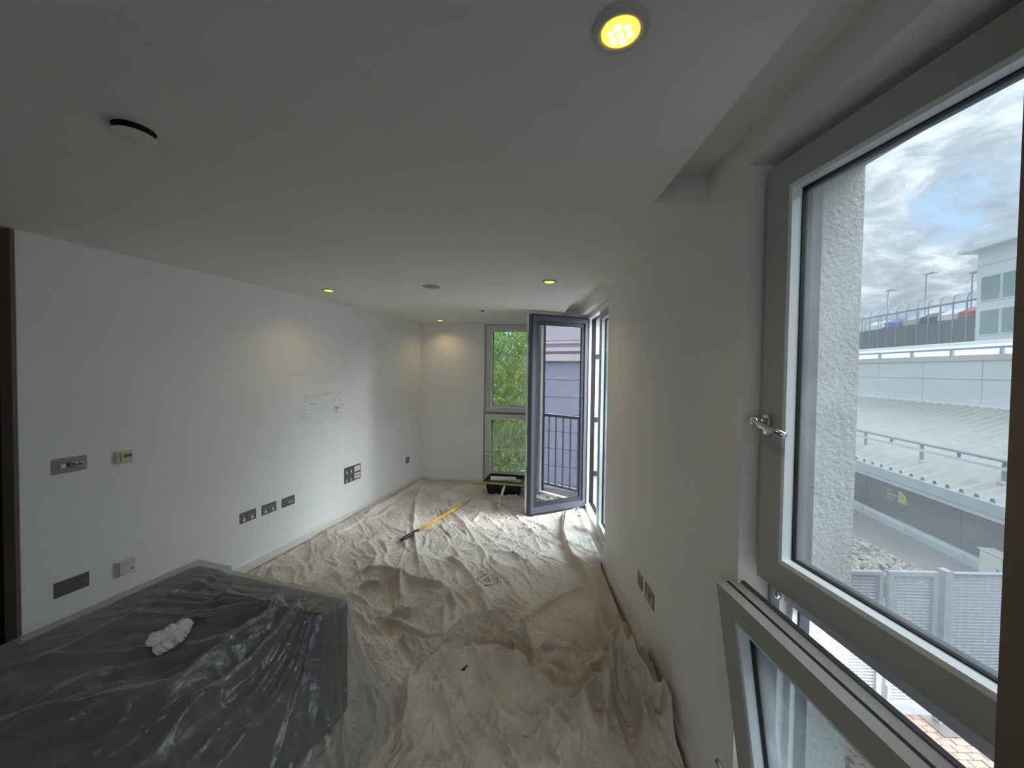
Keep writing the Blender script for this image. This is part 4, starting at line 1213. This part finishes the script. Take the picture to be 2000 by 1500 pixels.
k = MB(); k.prism([(-.10, 0), (.08, 0), (.08, gl0), (-.04, gl0), (-.10, gl0 - .10)], SX0, SX1, 'x'); k.build('plinth', 'gutter_blue', shop)
for i in range(11):
    k = MB(); k.bx(SX0 + 1 + i * 2.0, SX0 + 1.12 + i * 2.0, -.12, -.02, 0, gl0 - .06); k.build('plinth_bracket', 'gutter_blue', shop)
k = MB(); k.prism([(-.25, gl1 + .22), (-.36, gl1 + .25), (-.36, eave), (-.30, eave + .03), (.2, eave + .03), (.2, gl1 + .22)], SX0, SX1, 'x'); k.build('gutter', 'gutter_blue', shop)
k = MB(); k.prism([(-.02, gl1 - .01), (-.24, gl1 + .06), (-.24, gl1 + .22), (.1, gl1 + .22), (.1, gl1 - .01)], SX0, SX1, 'x'); k.build('soffit_band', 'fascia_white', shop)
# ribbed roof
RW_, RH = 5.3, 2.08
pts = []; x = SX0
while x < SX1:
    pts += [(x, 0), (x + .20, 0), (x + .24, .10), (x + .32, .10), (x + .38, 0)]; x += .42
vs = []; fs = []
for (x, h) in pts: vs.append((x, -.30, eave + .03 + h)); vs.append((x, RW_, eave + RH + h))
for i in range(len(pts) - 1): fs.append((2 * i, 2 * i + 2, 2 * i + 3, 2 * i + 1))
MB().add(vs, fs).build('roof', 'roof_metal', shop)
# fascia of white panels, coping stones, white upper roof
z0 = eave + RH - .02; z1 = 2.33 + zoff
pm_ = None; cm_ = None
for i in range(9):
    for j, (a, b) in enumerate(((z0 + .16, z0 + .16 + (z1 - z0 - .16) * .55), (z0 + .16 + (z1 - z0 - .16) * .55 + .02, z1))):
        k = MB(); k.bx(.01, 2.74, RW_ - .05, RW_ + .03, a, b, .006); o = k.build('fascia_panel', 'fascia_white', shop); o.location = (SX0 - 6 + i * 2.76, 0, 0)
    for j in range(2):
        k = MB(); k.bx(.006, 1.374, RW_ - .12, RW_ + .3, z1 + .01, z1 + .25, .01); o = k.build('coping_stone', 'coping_stone', shop); o.location = (SX0 - 6 + i * 2.76 + j * 1.38, 0, 0)
k = MB(); k.bx(SX0 - 6, SX1 + 4, RW_ + .03, RW_ + .3, z0 - .3, z1); k.build('parapet', 'gutter_blue', shop)
k = MB(); k.bx(SX0 - 6, SX1 + 4, RW_ - .16, RW_ + .05, z0, z0 + .15, .01); k.build('flashing', 'white_roof', shop)
for i in range(13):
    k = MB(); k.add([(.01, RW_ + .3, z1 + .22), (1.89, RW_ + .3, z1 + .22), (1.89, RW_ + 3.4, z1 + .98), (.01, RW_ + 3.4, z1 + .98), (.01, RW_ + .3, z1 + .16), (1.89, RW_ + .3, z1 + .16), (1.89, RW_ + 3.4, z1 + .92), (.01, RW_ + 3.4, z1 + .92)],
                    [(0, 1, 2, 3), (7, 6, 5, 4), (0, 4, 5, 1), (1, 5, 6, 2), (2, 6, 7, 3), (3, 7, 4, 0)])
    o = k.build('roof_panel', 'white_roof', shop); o.location = (SX0 - 6 + i * 1.92, 0, 0)
k = MB(); k.bx(SX0 - 6, SX1 + 4, RW_ + 3.3, RW_ + 3.6, z1 + .85, z1 + 1.12, .02); k.build('ridge_cap', 'white_roof', shop)
# emblem and lettering on the glass
emb = []
lx = np.interp(0, [0, 1], [0, 1])
dl = lambda P: ((np.asarray(P)[:2] - SA) @ SDIR)
ex0 = 2.26; ex1 = 2.92; ez0 = -2.80 + zoff; ez1 = -2.32 + zoff
def arc_band(cx, cz, r0, r1, n=10):
    out = [(cx + r0 * math.sin(t), cz + r0 * math.cos(t)) for t in np.linspace(0, math.pi / 2, n)]
    out += [(cx + r1 * math.sin(t), cz + r1 * math.cos(t)) for t in np.linspace(math.pi / 2, 0, n)]
    return out
for r0, r1 in ((.40, .29), (.26, .16), (.13, .001)):
    k = MB(); k.prism(arc_band(ex0 + .30, ez0 + .03, r0, r1), .040, .052, 'y'); tag(k.build('emblem_arc', 'logo_yellow', shop), 'yellow quarter dome emblem on the shop glass')
for i, wd in enumerate(('THE', 'NORTH', 'FACE')):
    cu = bpy.data.curves.new('lettering', 'FONT'); cu.body = wd; cu.size = .15; cu.extrude = .004
    o = bpy.data.objects.new('tmp', cu); COL.objects.link(o)
    dg = bpy.context.evaluated_depsgraph_get(); me = bpy.data.meshes.new_from_object(o.evaluated_get(dg)); bpy.data.objects.remove(o)
    me.materials.clear(); o = mobj('lettering', me, 'logo_yellow', shop)
    o.rotation_euler = (R_(90), 0, 0); o.location = (ex0 - .22, .044, ez0 + .29 - i * .14); o.scale = (.85, 1, 1)
# guard rail standing on the ribbed roof
gr = thing('roof_guard_rail', 'blue-grey guard rail on short posts crossing the ribbed roof', 'railing', (SA[0], SA[1], GZ), SHROT)
gy = .62; gz = eave + .03 + (gy + .3) * RH / (RW_ + .3)
k = MB(); k.tube([(SX0, gy, gz + .62), (SX1, gy, gz + .62)], .045, 10); k.build('rail', 'rail_grey', gr)
k = MB(); k.bx(SX0, SX1, gy - .06, gy - .02, gz + .36, gz + .45); k.build('lower_rail', 'tube_white', gr)
for i in range(9):
    x = SX0 + .95 + i * 2.62
    k = MB(); k.tube([(x, gy, gz - .02), (x, gy, gz + .50)], .055, 10); k.build('post', 'rail_grey', gr)
    k = MB(); k.bx(x - .12, x + .12, gy - .12, gy + .12, gz - .03, gz + .06, .01); k.build('base_plate', 'coping_stone', gr)
    k = MB(); k.bx(x - .03, x + .03, gy - .03, gy + .03, gz + .48, gz + .60); k.build('bracket', 'dark_steel', gr)
    k = MB(); k.bx(x + 1.28, x + 1.34, gy - .03, gy + .03, gz + .42, gz + .60); k.build('hanger', 'dark_steel', gr)
# upper rail in front of the white roof
ur = thing('parapet_rail', 'long round rail on brackets above the beige coping', 'railing', (SA[0], SA[1], GZ), SHROT)
k = MB(); k.tube([(SX0 - 6, RW_ + .25, z1 + .55), (SX1 + 4, RW_ + .25, z1 + .55)], .05, 10); k.build('rail', 'rail_grey', ur)
for i in range(13):
    x = SX0 - 5.2 + i * 2.1
    k = MB(); k.prism([(RW_ + .2, z1 + .24), (RW_ + .32, z1 + .24), (RW_ + .29, z1 + .52), (RW_ + .21, z1 + .52)], x - .05, x + .05, 'x'); k.build('bracket', 'rail_grey', ur)

# meter boxes against the shop front
for i, (xx, lab) in enumerate(((6.22, 'cream meter cabinet at the foot of the dark shop glass'), (6.90, 'cream meter cabinet nearest the right window edge'))):
    w = SA + SDIR * xx
    t = thing('meter_cabinet', lab, 'cabinet', (w[0], w[1], GZ), SHROT, 'meter cabinets')
    k = MB(); k.bx(-.30, .30, -.45, -.13, 0, .78, .012); k.build('body', 'meter_cream', t)
    k = MB(); k.bx(-.27, .27, -.475, -.45, .03, .75, .006); s = k.build('door', 'meter_cream', t)
    k = MB(); k.bx(.17, .22, -.485, -.472, .38, .44, .003); k.build('lock', 'black_plastic', s)
    k = MB(); k.bx(-.32, .32, -.50, -.11, .78, .80, .004); k.build('lid', 'meter_cream', t)

# ------------------------------------------------------------------ car park beyond
CA = np.array([44.0, 58.0]); cp = thing('car_park', 'car park deck with dark screen and curved clear parapet in the distance', 'building', (CA[0], CA[1], GZ), SHROT)
lx_ = lambda px, X0=None: None
c0, c1 = -6.0, 22.9          # along the deck, towards the tower
zb, zd, zt = 4.1 + zoff, 7.35 + zoff, 9.4 + zoff
n_post = 22; step = (c1 - c0) / n_post
post_me = pan_me = rib_me = cur_me = None
for i in range(n_post + 1):
    x = c0 + i * step
    if post_me is None:
        k = MB(); k.bx(-.045, .045, -.08, .0, zb - .6, zt - .75)
        k.tube([(0, -.04, zt - .75), (0, .02, zt - .38), (0, .18, zt - .12), (0, .42, zt)], .045, 6)
        o = k.build('post', 'rail_grey', cp); post_me = o.data
    else: o = mobj('post', post_me, None, cp)
    o.location = (x, 0, 0)
    if i < n_post:
        if pan_me is None:
            k = MB(); k.bx(.05, step - .05, .0, .05, zb - .4, zd - .35); o = k.build('screen_panel', 'screen_mesh', cp); pan_me = o.data
            k = MB()
            prof = [(-.02, zt - .80), (.03, zt - .38), (.19, zt - .12), (.43, zt)]
            vs = [(x_, y_, z_) for (y_, z_) in prof for x_ in (.06, step - .06)]
            k.add(vs, [(2 * q, 2 * q + 1, 2 * q + 3, 2 * q + 2) for q in range(3)]); q_ = k.build('curved_pane', 'curved_glazing', cp, True); cur_me = q_.data
        else: o = mobj('screen_panel', pan_me, None, cp); q_ = mobj('curved_pane', cur_me, None, cp)
        o.location = (x, 0, 0); q_.location = (x, 0, 0)
k = MB(); k.bx(c0, c1, -.06, .06, zt - .85, zt - .75); k.build('mid_rail', 'rail_grey', cp)
k = MB(); k.bx(c0 - 3, c1, .06, 22, zd - .75, zd - .40); k.bx(c0 - 3, c1, .05, 22, zb - 2, zb - 1.7); k.build('deck', 'concrete', cp)
k = MB(); k.bx(c0 - 3, c1, .4, .6, 0, zd - .75); k.build('inner_wall', 'hall_dark', cp)
for i in range(12):
    k = MB(); k.bx(c0 + i * 2.6, c0 + i * 2.6 + .06, 1.2, 1.26, zd - .4, zt - .6); k.build('stanchion', 'rail_grey', cp)
k = MB(); k.bx(c0, c1, 1.2, 1.26, zt - .7, zt - .6); k.build('handrail', 'rail_grey', cp)

def car(label, x, y, colour, van=False):
    w = CA + SDIR * x + np.array([-SDIR[1], SDIR[0]]) * y
    t = thing('car', label, 'car', (w[0], w[1], GZ + zd - .40), SHROT + math.pi / 2 + .15, 'cars parked on the far deck')
    if van: side = [(-2.3, .35), (2.3, .35), (2.35, .9), (1.7, 1.15), (1.1, 1.95), (-2.2, 2.0), (-2.3, 1.9)]
    else: side = [(-2.1, .30), (2.1, .30), (2.15, .70), (1.9, .84), (1.05, .95), (.45, 1.38), (-.9, 1.42), (-1.65, 1.0), (-2.05, .92)]
    k = MB(); k.prism([(p, q) for p, q in side], -.85, .85, 'y'); bmesh.ops.bevel(k.bm, geom=k.bm.edges[:], offset=.06, segments=1, affect='EDGES'); k.build('body', colour, t)
    if van: ws = [[(1.62, 1.2), (1.08, 1.86), (.5, 1.86), (.5, 1.2)]]
    else: ws = [[(.95, .97), (.42, 1.33), (-.2, 1.35), (-.2, .97)], [(-.27, .97), (-.27, 1.35), (-.88, 1.36), (-1.5, .99)]]
    for w_ in ws:
        k = MB(); k.prism(w_, -.875, .875, 'y'); k.build('window', 'car_glass', t)
    k = MB(); k.add([(1.09, -.7, .96), (1.09, .7, .96), (.50, .62, 1.38), (.50, -.62, 1.38)] if not van else [(1.74, -.7, 1.16), (1.74, .7, 1.16), (1.16, .64, 1.92), (1.16, -.64, 1.92)], [(0, 1, 2, 3)]); k.build('windscreen', 'car_glass', t)
    for wx in (-1.35, 1.35):
        for wy in (-.86, .86):
            k = MB(); k.tube([(wx, wy - .08, .31), (wx, wy + .08, .31)], .31, 12); k.build('wheel', 'tyre', t)
CARS = [('white car at the far left of the distant deck, left of the blue one', 7.4, 'car_white', 0), ('bright blue car on the distant deck', 10.4, 'car_blue', 0),
        ('silver car just right of the bright blue one', 13.0, 'car_silver', 0), ('black car in the middle of the deck', 15.2, 'car_black', 0), ('white car in the middle of the deck, right of the black one', 17.3, 'car_white', 0),
        ('tall dark blue van on the deck', 19.4, 'car_dark', 1), ('red car below the dark van, left of its twin', 19.5, 'car_red', 0), ('red car closest to the white tower', 21.7, 'car_red', 0)]
for lab, x, c_, v in CARS: car(lab, x, 3.6 if not v else 8.6, c_, bool(v))
for lab, px, top in (('leftmost of the three car park lamp posts', 1735, 568), ('middle and tallest of the three car park lamp posts', 1810, 536), ('lamp post nearest the white tower', 1900, 533)):
    d = ray(px, top); n_ = np.array([-SDIR[1], SDIR[0]]); k_ = ((CA + n_ * 9) @ n_) / (d[:2] @ n_); P = np.array([0, 0, EYE]) + d * k_
    t = thing('lamp_post', lab, 'street lamp', (P[0], P[1], GZ + zd - .4), SHROT, 'lamp posts on the car park')
    h = P[2] - (GZ + zd - .4)
    k = MB(); k.tube([(0, 0, 0), (0, 0, h)], [.11, .08], 8); k.build('pole', 'rail_grey', t)
    k = MB(); k.box((.55, 0, h), (1.5, .5, .16), None, .05, 1); k.build('lantern', 'rail_grey', t)
# white tower at the end of the deck
tw = thing('tower', 'white stair tower with green glass at the end of the car park', 'building', (CA[0], CA[1], GZ), SHROT)
tx0 = 22.95; ttop = 12.6 + zoff
k = MB(); k.bx(tx0, tx0 + 7, -.5, 6, 0, ttop); k.build('wall', 'tower_white', tw)
k = MB(); k.bx(tx0 - .9, tx0 + 8, -1.4, 6.6, ttop, ttop + .30, .02); k.bx(tx0 - .1, tx0 + 8, -.9, 6.6, ttop + .30, ttop + 1.25, .02); k.build('roof', 'tower_white', tw)
for j, (a, b) in enumerate(((5.7, 7.9), (8.6, 10.8))):
    for i in range(3):
        k = MB(); k.ring_frame(tx0 + .35 + i * 1.75, tx0 + 2.05 + i * 1.75, a + zoff - .5, b + zoff - .5, .08, -.56, -.48); s = k.build('window', 'tower_white', tw)
        k = MB(); k.bx(tx0 + .43 + i * 1.75, tx0 + 1.97 + i * 1.75, -.53, -.49, a + zoff - .42, b + zoff - .58); k.build('pane', 'tower_glass', s)
k = MB(); k.bx(tx0 - .03, tx0 + 7, -.52, -.5, 11.2 + zoff, 11.26 + zoff); k.build('panel_joint', 'gutter_blue', tw)

# ------------------------------------------------------------------ lilac block opposite, mirrored in the coated door glass
lb = thing('panelled_block', 'lilac-grey panelled block mirrored in the open door', 'building', (12.2, 2.0, GZ), R_(-90 - 12))
k = MB(); k.bx(0, 13, .1, 1.5, 0, 6.5 + zoff); k.build('wall', 'pale_lilac', lb)
for r in range(7):
    for i in range(4):
        zz = -3.4 + r * .78 + zoff
        k = MB(); k.bx(i * 3.25 + .012, i * 3.25 + 3.238, .02, .12, zz + .012, zz + .768, .006); k.build('panel', 'lilac_panel', lb)
for za, zb_, o_ in ((2.12, 2.42, -.25), (2.55, 2.72, -.15), (2.9, 3.0, -.08)):
    k = MB(); k.bx(-.1, 13.1, o_, .12, za + zoff, zb_ + zoff, .01); k.build('ledge', 'pink_ledge', lb)
for i in range(4):
    k = MB(); k.bx(i * 3.25 + .02, i * 3.25 + 3.23, .06, .12, 3.05 + zoff, 4.6 + zoff); k.build('panel', 'pale_lilac', lb)

# ------------------------------------------------------------------ bamboo outside the far window
bb = thing('bamboo', 'dense green bamboo filling the far window', 'bamboo', (FW0[0], FW0[1] + 1.9, GZ), FROT)
rb = random.Random(9)
cm_ = None
for i in range(34):
    if cm_ is None:
        k = MB(); k.tube([(0, 0, 0), (.02, .0, 3), (.10, -.1, 5.4), (.3, -.25, 6.6)], [.016, .014, .009, .004], 6); o = k.build('cane', 'bamboo_cane', bb); cm_ = o.data
    else: o = mobj('cane', cm_, None, bb)
    o.location = (rb.uniform(-2.0, 2.2), rb.uniform(-.4, 1.5), 0); o.rotation_euler = (rb.gauss(0, .04), rb.gauss(0, .05), rb.random() * 6)
def leaves(n, m, seed, zlo, zhi, ylo, yhi):
    rn = np.random.RandomState(seed)
    ncl = n // 9
    cx = rn.uniform(-2.3, 2.4, ncl); cy = rn.uniform(ylo, yhi, ncl); cz = rn.uniform(zlo, zhi, ncl)
    c = np.repeat(np.stack([cx, cy, cz], 1), 9, 0) + rn.normal(0, .05, (ncl * 9, 3)); n_ = len(c)
    a = rn.uniform(0, 2 * np.pi, n_); dr = rn.uniform(.1, 1.1, n_)
    d = np.stack([np.cos(a) * np.cos(dr), np.sin(a) * np.cos(dr), -np.sin(dr)], 1)
    s = np.cross(d, rn.normal(0, 1, (n_, 3))); s /= np.linalg.norm(s, axis=1)[:, None]
    ln = rn.uniform(.10, .20, n_)[:, None]; wd = rn.uniform(.008, .015, n_)[:, None]
    nn = np.cross(d, s)
    v = np.stack([c, c + d * ln * .4 + s * wd + nn * .004, c + d * ln - np.array([0, 0, 1]) * ln * .15, c + d * ln * .4 - s * wd + nn * .004], 1).reshape(-1, 3)
    f = np.arange(n_ * 4).reshape(-1, 4)
    me = bpy.data.meshes.new('leaves'); me.from_pydata(v.tolist(), [], f.tolist()); me.update()
    return tag(mobj('leaves', me, m, bb), kind='stuff')
leaves(42000, 'bamboo_leaf', 1, 1.6, 7.4, -.75, 1.4)
leaves(9000, 'bamboo_leaf_yellow', 2, 3.6, 5.6, -.8, .6)
leaves(60000, 'bamboo_leaf', 4, 2.0, 7.6, .6, 2.4)
